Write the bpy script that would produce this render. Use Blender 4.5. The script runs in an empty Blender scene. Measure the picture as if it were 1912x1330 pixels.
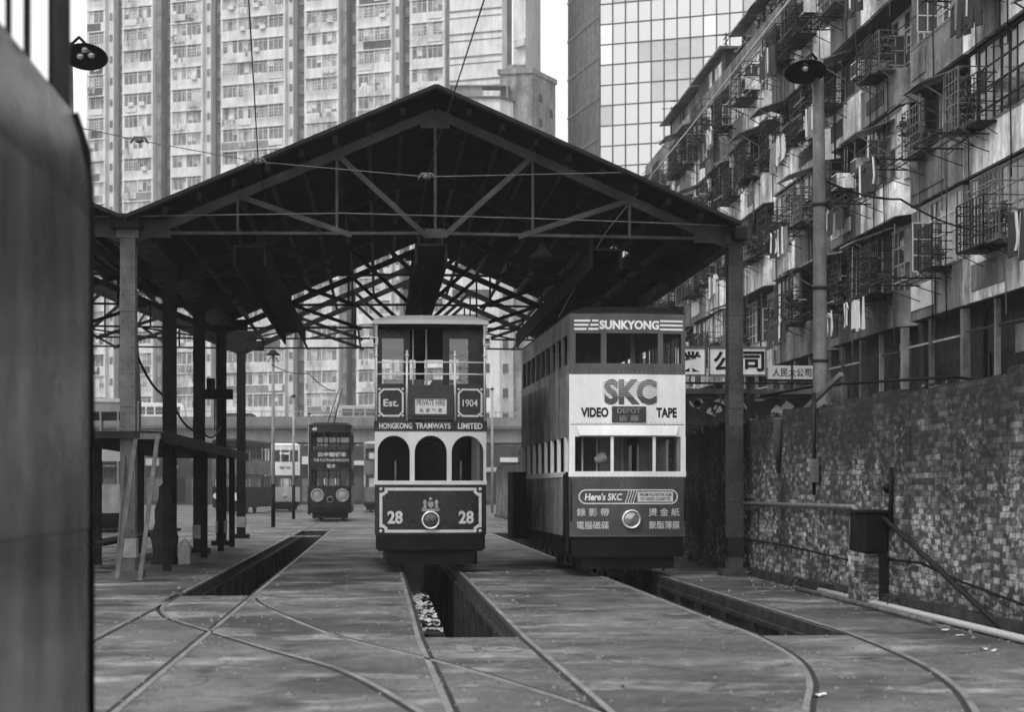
import bpy, math, random
from mathutils import Vector, Matrix
R = math.radians
rnd = random.Random(7)
scene = bpy.context.scene
COL = scene.collection

# ------------------------------------------------------------------ camera, sky, sun, exposure
EYE, YAW = 1.48, math.atan((956 - 708) / 3400)
SA, CA = math.sin(YAW), math.cos(YAW)
cam = bpy.data.cameras.new("camera")
cam.sensor_width = 36; cam.lens = 64.0; cam.shift_y = 250 / 1912
cam.clip_start = 0.1; cam.clip_end = 2000
cam.dof.use_dof = True; cam.dof.focus_distance = 36; cam.dof.aperture_fstop = 2.4
cam_o = bpy.data.objects.new("camera", cam); COL.objects.link(cam_o)
cam_o.location = (0, 0, EYE); cam_o.rotation_euler = (R(90), 0, -YAW)
scene.camera = cam_o

SUN_EL, SUN_AZ = R(52), R(-150)          # soft overcast light from behind the camera, a little from the left
w = bpy.data.worlds.new("World"); scene.world = w; w.use_nodes = True
nt = w.node_tree; nt.nodes.clear()
sky = nt.nodes.new("ShaderNodeTexSky"); sky.sky_type = 'NISHITA'; sky.sun_disc = False
sky.sun_elevation = SUN_EL; sky.sun_rotation = SUN_AZ; sky.dust_density = 6.0; sky.air_density = 1.5
bw = nt.nodes.new("ShaderNodeRGBToBW"); bg = nt.nodes.new("ShaderNodeBackground"); wo = nt.nodes.new("ShaderNodeOutputWorld")
bg.inputs[1].default_value = 0.12
mixc = nt.nodes.new("ShaderNodeMix"); mixc.data_type = 'FLOAT'; mixc.inputs[0].default_value = .82      # bright even cloud veil over the clear sky
tc = nt.nodes.new("ShaderNodeTexCoord"); cl = nt.nodes.new("ShaderNodeTexNoise"); cl.inputs["Scale"].default_value = 2.2; cl.inputs["Detail"].default_value = 3
cm = nt.nodes.new("ShaderNodeMapRange"); cm.inputs[1].default_value = .3; cm.inputs[2].default_value = .7; cm.inputs[3].default_value = 6.6; cm.inputs[4].default_value = 7.8
nt.links.new(tc.outputs["Generated"], cl.inputs["Vector"]); nt.links.new(cl.outputs[0], cm.inputs[0])
nt.links.new(sky.outputs[0], bw.inputs[0]); nt.links.new(bw.outputs[0], mixc.inputs[2]); nt.links.new(cm.outputs[0], mixc.inputs[3]); nt.links.new(mixc.outputs[0], bg.inputs[0]); nt.links.new(bg.outputs[0], wo.inputs[0])
sl = bpy.data.lights.new("sun", 'SUN'); sl.energy = 0.9; sl.angle = R(20)
so = bpy.data.objects.new("sun", sl); COL.objects.link(so)
sd = Vector((math.sin(SUN_AZ) * math.cos(SUN_EL), math.cos(SUN_AZ) * math.cos(SUN_EL), math.sin(SUN_EL)))
so.rotation_euler = (-sd).to_track_quat('-Z', 'Y').to_euler()
vs = scene.view_settings; vs.view_transform = 'Standard'; vs.look = 'None'; vs.gamma = 1; vs.exposure = 0.68
scene.cycles.max_bounces = 5; scene.cycles.diffuse_bounces = 3; scene.cycles.volume_bounces = 0
scene.cycles.use_denoising = True

# ------------------------------------------------------------------ surveying: a sight line of the photo met with a real plane
def sight(px, py):
    u, v = (px - 956) / 3400, (915 - py) / 3400
    return Vector((u * CA + SA, CA - u * SA, v))
def _p(px, py, t): return sight(px, py) * t + Vector((0, 0, EYE))
def atY(px, py, Y): return _p(px, py, Y / sight(px, py).y)
def atX(px, py, X): return _p(px, py, X / sight(px, py).x)
def atG(px, py, z=0): return _p(px, py, (z - EYE) / sight(px, py).z)

# ------------------------------------------------------------------ objects
def tag(o, label=None, cat=None, group=None, kind=None):
    if label: o["label"] = label
    if cat: o["category"] = cat
    if group: o["group"] = group
    if kind: o["kind"] = kind
    return o
def empty(name, loc=(0, 0, 0), rz=0):
    o = bpy.data.objects.new(name, None); COL.objects.link(o)
    o.location = loc; o.rotation_euler = (0, 0, rz); o.empty_display_size = .2
    return o
def thing(name, label, cat, loc=(0, 0, 0), rz=0, group=None):
    return tag(empty(name, loc, rz), label, cat, group)
def copy_tree(o, parent=None):
    c = o.copy(); COL.objects.link(c)
    if parent: c.parent = parent
    for ch in list(o.children): copy_tree(ch, c)
    return c

class MB:
    def __init__(s): s.v = []; s.f = []; s.m = []; s.sm = []; s.mi = 0; s.smooth = False; s.T = None
    def add(s, vs, fs):
        b = len(s.v)
        s.v += [tuple(s.T @ Vector(v)) if s.T else tuple(v) for v in vs]
        for f in fs:
            s.f.append(tuple(i + b for i in f)); s.m.append(s.mi); s.sm.append(s.smooth)
        return s
    def box(s, lo, hi):
        (a, b, c), (d, e, f) = lo, hi
        return s.add([(a,b,c),(d,b,c),(d,e,c),(a,e,c),(a,b,f),(d,b,f),(d,e,f),(a,e,f)],
                     [(0,3,2,1),(4,5,6,7),(0,1,5,4),(1,2,6,5),(2,3,7,6),(3,0,4,7)])
    def cbox(s, c, d): return s.box([c[i]-d[i]/2 for i in range(3)], [c[i]+d[i]/2 for i in range(3)])
    def beam(s, p, q, w, h=None, up=(0, 0, 1)):
        h = h or w; p = Vector(p); q = Vector(q); d = (q - p)
        if d.length < 1e-6: return s
        d.normalize(); u = Vector(up)
        if abs(d.dot(u)) > .98: u = Vector((0, 1, 0))
        a = d.cross(u).normalized() * w / 2; b = a.cross(d).normalized() * h / 2
        vs = [p-a-b, p+a-b, p+a+b, p-a+b, q-a-b, q+a-b, q+a+b, q-a+b]
        return s.add(vs, [(0,3,2,1),(4,5,6,7),(0,1,5,4),(1,2,6,5),(2,3,7,6),(3,0,4,7)])
    def tube(s, pts, r, n=6, cap=True):
        pts = [Vector(p) for p in pts]; k = len(pts); rs = r if isinstance(r, (list, tuple)) else [r] * k
        vs = []; fs = []; prev = None
        for i, p in enumerate(pts):
            d = (pts[min(i+1, k-1)] - pts[max(i-1, 0)]).normalized()
            u = Vector((0, 0, 1)) if abs(d.z) < .95 else Vector((0, 1, 0))
            a = d.cross(u).normalized(); b = a.cross(d)
            for j in range(n):
                t = 2 * math.pi * j / n
                vs.append(p + (a * math.cos(t) + b * math.sin(t)) * rs[i])
        for i in range(k - 1):
            for j in range(n):
                fs.append((i*n+j, i*n+(j+1) % n, (i+1)*n+(j+1) % n, (i+1)*n+j))
        o = s.smooth; s.smooth = True; b0 = len(s.v); s.add(vs, fs); s.smooth = o
        if cap:
            for base, rev in ((0, False), ((k-1)*n, True)):
                f = tuple(b0 + base + j for j in range(n)); s.f.append(f if rev else f[::-1]); s.m.append(s.mi); s.sm.append(False)
        return s
    def lathe(s, prof, n=20, M=None):
        M = M or Matrix(); vs = []; fs = []; k = len(prof)
        for r, z in prof:
            for j in range(n):
                t = 2 * math.pi * j / n; vs.append(M @ Vector((r * math.cos(t), r * math.sin(t), z)))
        for i in range(k - 1):
            for j in range(n): fs.append((i*n+j, i*n+(j+1) % n, (i+1)*n+(j+1) % n, (i+1)*n+j))
        o = s.smooth; s.smooth = True; s.add(vs, fs); s.smooth = o; return s
    def prism(s, pts, a, b, axis=2):
        """a closed 2-D outline pushed from a to b along an axis"""
        n = len(pts)
        def P(p, h): return (p[0], p[1], h) if axis == 2 else ((p[0], h, p[1]) if axis == 1 else (h, p[0], p[1]))
        return s.add([P(p, a) for p in pts] + [P(p, b) for p in pts],
                     [tuple(range(n))[::-1], tuple(range(n, 2*n))] + [(i, (i+1) % n, n+(i+1) % n, n+i) for i in range(n)])
    def ribbon(s, pts, w, z0, z1, closed=False):
        pts = [Vector((p[0], p[1])) for p in pts]; n = len(pts); L = []; Q = []
        for i in range(n):
            d = (pts[min(i+1, n-1)] - pts[max(i-1, 0)]).normalized(); nn = Vector((-d.y, d.x)) * w / 2
            L.append(pts[i] + nn); Q.append(pts[i] - nn)
        vs = []
        for i in range(n): vs += [(L[i].x, L[i].y, z0), (Q[i].x, Q[i].y, z0), (Q[i].x, Q[i].y, z1), (L[i].x, L[i].y, z1)]
        fs = []
        for i in range(n - 1):
            a = 4*i; b = a + 4
            fs += [(a+3, a+2, b+2, b+3), (a+1, b+1, b+2, a+2), (a, a+3, b+3, b)]
        return s.add(vs, fs)
    def ball(s, c, r, n=10, sq=(1, 1, 1)):
        pr = [(max(1e-4, math.sin(math.pi*i/6)) * r, -math.cos(math.pi*i/6) * r) for i in range(7)]
        return s.lathe(pr, n, Matrix.Translation(c) @ Matrix.Diagonal((*sq, 1)))
    def leaves(s, c, rad, n, size, rg):
        vs = []; fs = []
        for _ in range(n):
            d = Vector((rg.gauss(0, 1), rg.gauss(0, 1), rg.gauss(0, 1))).normalized() * (rg.random() ** .5)
            p = Vector(c) + Vector((d.x * rad[0], d.y * rad[1], d.z * rad[2]))
            a = Vector((rg.gauss(0, 1), rg.gauss(0, 1), rg.gauss(0, .6))).normalized(); b = a.cross(Vector((rg.gauss(0,1), rg.gauss(0,1), rg.gauss(0,1)))).normalized()
            z = size * rg.uniform(.6, 1.4); k = len(vs)
            vs += [p - a*z, p + b*z*.45, p + a*z, p - b*z*.45]; fs.append((k, k+1, k+2, k+3))
        return s.add(vs, fs)
    def build(s, name, mat, parent=None, bevel=0):
        me = bpy.data.meshes.new(name); me.from_pydata(s.v, [], s.f); me.update()
        for m in (mat if isinstance(mat, (list, tuple)) else [mat]): me.materials.append(m)
        me.polygons.foreach_set("material_index", s.m); me.polygons.foreach_set("use_smooth", s.sm)
        o = bpy.data.objects.new(name, me); COL.objects.link(o)
        if parent: o.parent = parent
        if bevel:
            b = o.modifiers.new("bevel", 'BEVEL'); b.width = bevel; b.segments = 2; b.limit_method = 'ANGLE'; b.angle_limit = R(40)
        return o

# ------------------------------------------------------------------ materials
def nodes(name):
    m = bpy.data.materials.new(name); m.use_nodes = True
    return m, m.node_tree, m.node_tree.nodes["Principled BSDF"]
def N(t, kind, **kw):
    n = t.nodes.new(kind)
    for k, v in kw.items(): setattr(n, k, v)
    return n
def mapped(t, src, lo, hi, a, b):
    n = N(t, "ShaderNodeMapRange"); n.clamp = True
    for i, x in ((1, lo), (2, hi), (3, a), (4, b)): n.inputs[i].default_value = x
    t.links.new(src, n.inputs[0]); return n.outputs[0]
def math_(t, op, a, b):
    n = N(t, "ShaderNodeMath", operation=op)
    for i, x in enumerate((a, b)):
        if isinstance(x, (int, float)): n.inputs[i].default_value = x
        else: t.links.new(x, n.inputs[i])
    return n.outputs[0]
def noise(t, vec, scale, detail=5, rough=.6, sc=None):
    if sc:
        mp = N(t, "ShaderNodeMapping"); mp.inputs[3].default_value = sc; t.links.new(vec, mp.inputs[0]); vec = mp.outputs[0]
    n = N(t, "ShaderNodeTexNoise"); n.inputs["Scale"].default_value = scale; n.inputs["Detail"].default_value = detail; n.inputs["Roughness"].default_value = rough
    t.links.new(vec, n.inputs["Vector"]); return n.outputs[0]
def pos(t): return N(t, "ShaderNodeNewGeometry").outputs["Position"]
def bump(t, b, h, strength, dist=.01):
    n = N(t, "ShaderNodeBump"); n.inputs["Strength"].default_value = strength; n.inputs["Distance"].default_value = dist
    t.links.new(h, n.inputs["Height"]); t.links.new(n.outputs[0], b.inputs["Normal"])
def mat(name, g, rough=.75, var=.3, scale=3, metal=0, streak=0, bmp=0, spec=.4, dent=0):
    m, t, b = nodes(name); p = pos(t)
    n1 = noise(t, p, scale); c = mapped(t, n1, .3, .7, g * (1 - var), g * (1 + var))
    n2 = noise(t, p, scale * 9, 3); c = math_(t, 'MULTIPLY', c, mapped(t, n2, .3, .7, 1 - var * .5, 1 + var * .5))
    if streak:
        n3 = noise(t, p, 1.0, 5, .7, (1.5, 1.5, .22)); c = math_(t, 'MULTIPLY', c, mapped(t, n3, .38, .62, 1 - streak, 1 + streak * .35))
    t.links.new(c, b.inputs["Base Color"])
    t.links.new(mapped(t, n1, .3, .7, min(1, rough + .1), max(.05, rough - .12)), b.inputs["Roughness"])
    b.inputs["Metallic"].default_value = metal; b.inputs["Specular IOR Level"].default_value = spec
    if bmp: bump(t, b, n2, bmp)
    if dent: bump(t, b, noise(t, p, 2.6, 3, .55), dent, .03)
    return m
def glass_mat(name, tint, gloss=.3):
    m = bpy.data.materials.new(name); m.use_nodes = True; t = m.node_tree; t.nodes.clear()
    o = N(t, "ShaderNodeOutputMaterial"); tr = N(t, "ShaderNodeBsdfTransparent"); gl = N(t, "ShaderNodeBsdfGlossy"); mx = N(t, "ShaderNodeMixShader")
    fr = N(t, "ShaderNodeFresnel"); fr.inputs[0].default_value = 1.5
    tr.inputs[0].default_value = (tint, tint, tint, 1); gl.inputs["Roughness"].default_value = .03
    if gloss > .35:
        bp = N(t, "ShaderNodeBump"); bp.inputs["Strength"].default_value = .25; bp.inputs["Distance"].default_value = .05
        t.links.new(noise(t, pos(t), 3.2, 2, .5, (.7, .7, 1.8)), bp.inputs["Height"]); t.links.new(bp.outputs[0], gl.inputs["Normal"])
    t.links.new(mapped(t, fr.outputs[0], .038 if gloss <= .35 else 0, 1, .14 if gloss > .35 else .004, 1), mx.inputs[0])
    t.links.new(tr.outputs[0], mx.inputs[1]); t.links.new(gl.outputs[0], mx.inputs[2]); t.links.new(mx.outputs[0], o.inputs[0]); return m

M = {}
M['black'] = mat('black_iron', .005, .6, .35, 4, spec=.15)
M['dark'] = mat('dark_steel', .009, .6, .4, 3, streak=.3, spec=.2)
M['steel'] = mat('painted_steel', .11, .55, .35, 3, streak=.35)
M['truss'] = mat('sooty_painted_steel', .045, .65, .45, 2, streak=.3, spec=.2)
M['wood_mid'] = mat('dirty_timber', .10, .8, .4, 5, streak=.3)
M['steel_light'] = mat('grey_painted_steel', .28, .5, .3, 3, streak=.3)
M['pipe'] = mat('galvanised_pipe', .20, .42, .3, 5, metal=.3)
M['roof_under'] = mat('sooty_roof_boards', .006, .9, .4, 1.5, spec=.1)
M['wood'] = mat('weathered_wood', .30, .8, .35, 6, streak=.3)
M['wood_dark'] = mat('tarred_wood', .018, .85, .4, 5, streak=.3, spec=.15)
M['white'] = mat('white_paint', .72, .5, .07, 3, streak=.14, dent=.25)
M['cream'] = mat('cream_enamel', .55, .4, .07, 3, streak=.06)
M['gold'] = mat('gilt_paint', .50, .5, .15, 8)
M['green'] = mat('dark_gloss_enamel', .011, .28, .25, 3, spec=.4, dent=.35)
M['mid'] = mat('red_gloss_enamel', .062, .34, .22, 2, streak=.3, spec=.4, dent=.35)
M['mid2'] = mat('red_gloss_enamel_worn', .075, .42, .25, 2, streak=.35, dent=.3)
M['grimy'] = mat('grimy_side_panel', .24, .6, .4, 2, streak=.6)
M['lens'] = mat('headlamp_glass', .35, .08, .5, 12, metal=.7)
M['chrome'] = mat('polished_rim', .75, .2, .1, 6, metal=.8)
M['sign_dark'] = mat('blind_box', .028, .5, .2, 5)
M['plaster'] = mat('old_plaster', .70, .85, .5, .5, streak=.7, bmp=.3)
M['plaster2'] = mat('grey_old_plaster', .17, .85, .45, .7, streak=.6, bmp=.3)
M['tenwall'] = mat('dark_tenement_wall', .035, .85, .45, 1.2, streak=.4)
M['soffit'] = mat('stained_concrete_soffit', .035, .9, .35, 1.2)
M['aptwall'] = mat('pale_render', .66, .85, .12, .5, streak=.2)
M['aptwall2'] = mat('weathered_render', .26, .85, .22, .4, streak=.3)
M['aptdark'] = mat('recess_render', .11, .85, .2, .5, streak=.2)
M['stained'] = mat('black_stained_render', .26, .85, .45, .25, streak=.45)
M['pane'] = mat('dark_pane', .055, .12, .5, .8, spec=.6)
M['aptpane'] = mat('apartment_pane', .17, .2, .6, .8, spec=.6)
M['lensdark'] = mat('dark_headlamp_glass', .04, .1, .5, 12, spec=.8)
M['curtain'] = mat('curtain_cloth', .42, .9, .4, 2.0)
M['curtain2'] = mat('pale_curtain', .62, .9, .15, 2.5)
M['cloth_w'] = mat('white_cloth', .68, .9, .12, 9)
M['cloth_g'] = mat('grey_cloth', .2, .9, .2, 9)
M['cloth_d'] = mat('dark_cloth', .03, .9, .3, 9)
M['leaf'] = mat('leaf', .075, .6, .5, 5)
M['leaf2'] = mat('leaf_dark', .04, .6, .5, 5)
M['concrete'] = mat('flyover_concrete', .19, .85, .2, .4, streak=.25)
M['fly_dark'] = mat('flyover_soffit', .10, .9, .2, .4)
M['tin'] = mat('corrugated_tin', .14, .5, .4, 2, metal=.2, streak=.4)
M['glint_facets'] = mat('pit_glint_facets', .5, .15, .3, 6, spec=.8)  # pale tone that imitates glints off the pit water
M['grit'] = mat('stone_grit', .16, .9, .7, 14)
M['paper'] = mat('paper', .7, .9, .15, 20)
M['paint_mark'] = mat('worn_road_paint', .17, .85, .45, 9)
M['rail'] = mat('worn_rail', .30, .36, .6, 1.3, metal=.4)
M['groove'] = mat('rail_groove', .012, .9, .3, 5)
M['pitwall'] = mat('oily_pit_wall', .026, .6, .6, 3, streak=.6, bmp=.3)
M['glass'] = glass_mat('window_glass', .86)
M['glossblack'] = mat('near_tram_paint', .085, .27, .45, 1.2, streak=.6, spec=.9, dent=.3)
M['oldglass'] = glass_mat('old_wavy_glass', .8, .4)
M['paleband'] = mat('pale_waist_enamel', .50, .4, .45, 1.6, streak=.5, spec=.5)
M['bluegrey'] = mat('ad_panel', .38, .5, .1, 2, streak=.1)
M['spoke'] = mat('light_metal', .6, .35, .1, 5, metal=.3)

def ground_mat():
    m, t, b = nodes('yard_concrete'); p = pos(t)
    big = noise(t, p, .28, 4, .55); med = noise(t, p, 1.1, 6, .62, (1, .55, 1)); fine = noise(t, p, 26, 4, .7)
    c = mapped(t, big, .38, .62, .030, .115)
    c = math_(t, 'MULTIPLY', c, mapped(t, med, .32, .68, .62, 1.45))
    c = math_(t, 'MULTIPLY', c, mapped(t, fine, .28, .72, .4, 1.7))
    dust = noise(t, p, .85, 7, .7, (.6, 1, 1)); c = math_(t, 'ADD', c, math_(t, 'MULTIPLY', mapped(t, dust, .52, .66, 0, .24), mapped(t, fine, .3, .7, .2, 1.4)))
    mid = noise(t, p, 5.5, 6, .72, (1, .8, 1)); c = math_(t, 'MULTIPLY', c, mapped(t, mid, .3, .7, .55, 1.5))
    vo = N(t, 'ShaderNodeTexVoronoi'); vo.feature = 'DISTANCE_TO_EDGE'; vo.inputs['Scale'].default_value = .28
    wv = N(t, 'ShaderNodeVectorMath', operation='ADD'); nn = N(t, 'ShaderNodeTexNoise'); nn.inputs['Scale'].default_value = 1.3; nn.inputs['Detail'].default_value = 6; t.links.new(p, nn.inputs['Vector']); t.links.new(p, wv.inputs[0]); t.links.new(nn.outputs[1], wv.inputs[1]); t.links.new(wv.outputs[0], vo.inputs['Vector'])
    c = math_(t, 'MULTIPLY', c, mapped(t, vo.outputs[0], .0, .012, .30, 1))
    v2 = N(t, 'ShaderNodeTexVoronoi'); v2.inputs['Scale'].default_value = 9; t.links.new(p, v2.inputs['Vector']); v2s = N(t, 'ShaderNodeSeparateColor'); t.links.new(v2.outputs['Color'], v2s.inputs[0])
    sp = math_(t, 'MULTIPLY', mapped(t, v2.outputs['Distance'], .10, .22, 1, 0), mapped(t, v2s.outputs[0], .80, .86, 0, 1)); c = math_(t, 'ADD', c, math_(t, 'MULTIPLY', sp, .10))
    sp2 = math_(t, 'MULTIPLY', mapped(t, v2.outputs['Distance'], .15, .3, 1, 0), mapped(t, v2s.outputs[1], .8, .86, 0, .7)); c = math_(t, 'MULTIPLY', c, math_(t, 'SUBTRACT', 1, sp2))
    oil = noise(t, p, .62, 4, .55, (1.2, 1, 1)); c = math_(t, 'MULTIPLY', c, mapped(t, oil, .37, .44, .38, 1))
    t.links.new(c, b.inputs["Base Color"]); t.links.new(mapped(t, med, .3, .7, .74, .34), b.inputs["Roughness"])
    b.inputs["Specular IOR Level"].default_value = .5; bump(t, b, math_(t, 'ADD', fine, med), .3, .01); return m
M['ground'] = ground_mat()
def brick_mat():
    m, t, b = nodes('old_brick'); p = pos(t)
    sx = N(t, "ShaderNodeSeparateXYZ"); cb = N(t, "ShaderNodeCombineXYZ"); t.links.new(p, sx.inputs[0])
    t.links.new(sx.outputs[1], cb.inputs[0]); t.links.new(sx.outputs[2], cb.inputs[1])
    wob = noise(t, p, 1.2, 2); wv = N(t, "ShaderNodeVectorMath", operation='ADD'); cw = N(t, "ShaderNodeCombineXYZ")
    wob2 = noise(t, p, 9, 3, .6); t.links.new(math_(t, 'ADD', mapped(t, wob, .2, .8, -.012, .012), mapped(t, wob2, .25, .75, -.007, .007)), cw.inputs[1]); t.links.new(mapped(t, noise(t, p, 7, 3, .6), .25, .75, -.014, .014), cw.inputs[0]); t.links.new(cb.outputs[0], wv.inputs[0]); t.links.new(cw.outputs[0], wv.inputs[1])
    br = N(t, "ShaderNodeTexBrick"); t.links.new(wv.outputs[0], br.inputs["Vector"])
    for k, v in (("Scale", 1), ("Mortar Size", .008), ("Mortar Smooth", .4), ("Bias", -.35), ("Brick Width", .19), ("Row Height", .07)): br.inputs[k].default_value = v
    br.inputs["Color1"].default_value = (.018, .018, .018, 1); br.inputs["Color2"].default_value = (.25, .25, .25, 1); br.inputs["Mortar"].default_value = (.035, .035, .035, 1)
    rg = N(t, "ShaderNodeRGBToBW"); t.links.new(br.outputs[0], rg.inputs[0])
    lime = noise(t, p, .75, 6, .65); spots = noise(t, p, 5, 4, .65); moss = noise(t, p, 1.0, 5, .6)
    c = math_(t, 'MULTIPLY', rg.outputs[0], mapped(t, lime, .38, .62, .15, 2.4))
    c = math_(t, 'MULTIPLY', c, mapped(t, spots, .3, .7, .4, 1.7)); fine = noise(t, p, 16, 4, .75); c = math_(t, 'MULTIPLY', c, mapped(t, fine, .3, .7, .35, 1.7))
    wl = noise(t, p, 7.5, 5, .7, (1, .8, 1.6)); wl2 = noise(t, p, 1.3, 3); c = math_(t, 'ADD', c, math_(t, 'MULTIPLY', mapped(t, wl, .52, .62, 0, .34), mapped(t, wl2, .42, .62, .05, 1)))
    hz = math_(t, 'ADD', sx.outputs[2], mapped(t, moss, .2, .8, -.7, .7))
    c = math_(t, 'MULTIPLY', c, mapped(t, hz, 1.3, 2.4, 1, .2))       # soot and moss in a ragged band along the top
    t.links.new(c, b.inputs["Base Color"]); b.inputs["Roughness"].default_value = .9
    bump(t, b, math_(t, 'ADD', math_(t, 'MULTIPLY', br.outputs[1], -1), spots), .7, .015); return m
M['brick'] = brick_mat()
def water_mat():
    m, t, b = nodes('pit_water'); p = pos(t)
    b.inputs["Base Color"].default_value = (.01, .01, .01, 1); b.inputs["Roughness"].default_value = .06; b.inputs["Specular IOR Level"].default_value = .8
    bump(t, b, noise(t, p, 3.0, 2, .5, (1.3, .5, 1)), .22, .05); return m
M['water'] = water_mat()
def tower_mat():
    m, t, b = nodes('mirror_glass'); p = pos(t)
    b.inputs["Base Color"].default_value = (.62, .62, .62, 1); b.inputs["Metallic"].default_value = .85; b.inputs["Roughness"].default_value = .08
    bump(t, b, noise(t, p, .35, 2), .25, .05); return m
M['mirror'] = tower_mat()
M['mirror2'] = mat('mirror_glass_dim_reflection', .50, .15, .1, .3, metal=.5)  # greyer pane tint, painting in the reflection of darker buildings
M['mirror3'] = mat('mirror_glass_pale', .8, .1, .05, .3, metal=.85)
M['mullion'] = mat('tower_mullion', .05, .5, .2, 1)
M['fin'] = mat('tower_side_cladding', .22, .6, .15, .2, streak=.15)

# ------------------------------------------------------------------ lettering
def letters(body, w, h, bold=0.0):
    c = bpy.data.curves.new("t", 'FONT'); c.body = body; c.offset = bold; c.resolution_u = 3
    o = bpy.data.objects.new("t", c); me = bpy.data.meshes.new_from_object(o)
    vs = [v.co.copy() for v in me.vertices]; fs = [tuple(p.vertices) for p in me.polygons]
    bpy.data.objects.remove(o); bpy.data.curves.remove(c); bpy.data.meshes.remove(me)
    x0 = min(v.x for v in vs); x1 = max(v.x for v in vs); y0 = min(v.y for v in vs); y1 = max(v.y for v in vs)
    return [((v.x-(x0+x1)/2)/(x1-x0)*w, (v.y-(y0+y1)/2)/(y1-y0)*h) for v in vs], fs
def lettering(body, w, h, cx, cz, m, parent, surf=lambda x: 0, off=.006, bold=.01, name='lettering', slant=0, th=0):
    """raised letters on an upright surface y = surf(x), facing -y"""
    vs, fs = letters(body, w, h, bold); b = MB()
    v3 = [(cx + x + slant * y, surf(cx + x) - off, cz + y) for x, y in vs]
    # keep faces turned towards -y
    out = []
    for f in fs:
        a, bb, c = (Vector(v3[i]) for i in f[:3]); out.append(f if (bb - a).cross(c - a).y < 0 else f[::-1])
    b.add(v3, out); return b.build(name, m, parent)
# ------------------------------------------------------------------ the yard: ground with its inspection pits, rails, markings
GAUGE = 1.067
TA, TT, TB = -2.28, .92, 4.30                       # track centre lines
PITS = [(TA - .47, TA + .47, 25.6, 66), (TT - .47, TT + .47, 18.2, 62), (TB - .45, TB + .45, 18.2, 62)]
def build_ground():
    b = MB()
    xs = sorted({-400, 400, *[x for p in PITS for x in p[:2]], -14, 6.4}); ys = sorted({-60, 400, *[y for p in PITS for y in p[2:]], 10, 100})
    for i in range(len(xs) - 1):
        for j in range(len(ys) - 1):
            x, y = (xs[i] + xs[i+1]) / 2, (ys[j] + ys[j+1]) / 2
            if any(p[0] < x < p[1] and p[2] < y < p[3] for p in PITS): continue
            b.add([(xs[i], ys[j], 0), (xs[i+1], ys[j], 0), (xs[i+1], ys[j+1], 0), (xs[i], ys[j+1], 0)], [(0, 1, 2, 3)])
    tag(b.build('ground', M['ground']), kind='structure')
    for x0, x1, y0, y1 in PITS:
        b = MB(); D = -1.35
        b.add([(x0,y0,0),(x1,y0,0),(x1,y1,0),(x0,y1,0),(x0,y0,D),(x1,y0,D),(x1,y1,D),(x0,y1,D)], [(0,1,5,4),(1,2,6,5),(2,3,7,6),(3,0,4,7)])
        k = int((y1 - y0) / 1.9)
        for i in range(k):                            # brick piers along both sides carry the rails
            y = y0 + .7 + i * 1.9
            b.box((x0, y, D), (x0 + .07, y + .32, -.16)); b.box((x1 - .07, y, D), (x1, y + .32, -.16))
        b.box((x0, y0, -.2), (x0 + .05, y1, -.14)); b.box((x1 - .05, y0, -.2), (x1, y1, -.14))
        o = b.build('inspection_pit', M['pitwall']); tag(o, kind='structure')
        f = MB(); f.add([(x0, y0, D + .1), (x1, y0, D + .1), (x1, y1, D + .1), (x0, y1, D + .1)], [(0, 1, 2, 3)])
        tag(f.build('water', M['water']), kind='structure')
build_ground()
def smooth(pts, n=6):
    P = [Vector((p[0], p[1])) for p in pts]; out = []
    for i in range(len(P) - 1):
        a, b, c, d = P[max(i-1, 0)], P[i], P[i+1], P[min(i+2, len(P)-1)]
        for k in range(n):
            t = k / n; out.append(.5 * ((2*b) + (c-a)*t + (2*a-5*b+4*c-d)*t*t + (3*b-a-3*c+d)*t**3))
    return out + [P[-1]]
def rail(parent, pts, side):
    """grooved rail flush with the concrete: bright head, dark flangeway on the inner side"""
    pts = [Vector((p[0], p[1])) for p in pts]; g = []
    for i, p in enumerate(pts):
        d = (pts[min(i+1, len(pts)-1)] - pts[max(i-1, 0)]).normalized(); g.append(p + Vector((-d.y, d.x)) * side * .046)
    b = MB(); b.ribbon(pts, .048, -.12, .008); r = b.build('rail', M['rail'], parent)
    b = MB(); b.ribbon(g, .042, -.05, .004); b.build('flangeway', M['groove'], r)
def track(label, left, right):
    t = thing('tram_track', label, 'tram track'); rail(t, left, -1); rail(t, right, 1); return t
h = GAUGE / 2
track('straight sunken tram track at far left of the yard leading to the dark tram 49', [(TA-h, 6), (TA-h, 80), (TA-h, 150)], [(TA+h, 6), (TA+h, 80), (TA+h, 150)])
track('straight tram track running over the pit under the dark number 28 tram', [(TT-h+.14, 7), (TT-h+.07, 13), (TT-h, 18), (TT-h, 80)], [(TT+h+.14, 7), (TT+h+.07, 13), (TT+h, 18), (TT+h, 80)])
track('tram track under the white fronted tram, bending left in the foreground',
      smooth([(1.9, 8.5), (2.45, 10.3), (2.87, 12.1), (3.3, 13.8), (3.62, 15.7), (TB-h+.02, 18.2), (TB-h, 20)]) + [(TB-h, 80)],
      smooth([(2.95, 8.5), (3.6, 10.6), (4.02, 12.1), (4.36, 13.6), (4.63, 15.5), (TB+h-.02, 18.2), (TB+h, 20)]) + [(TB+h, 80)])
track('curved crossover track sweeping from the left pit across the yard to the front',
      smooth([(-2.80, 26.5), (-2.80, 24.5), (-2.66, 22.6), (-2.35, 21), (-1.77, 19.2), (-1.0, 16.9), (-.295, 14.9), (.25, 12.2), (.62, 9.6), (.8, 7)]),
      smooth([(-1.72, 25), (-1.55, 23.6), (-1.0, 20.9), (-.37, 18.2), (.51, 15.6), (1.15, 13.3), (1.42, 12.1), (1.75, 10), (1.95, 7.5)]))
E2 = [(-5.6, -4.6), (-9.0, -8.0)]
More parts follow.
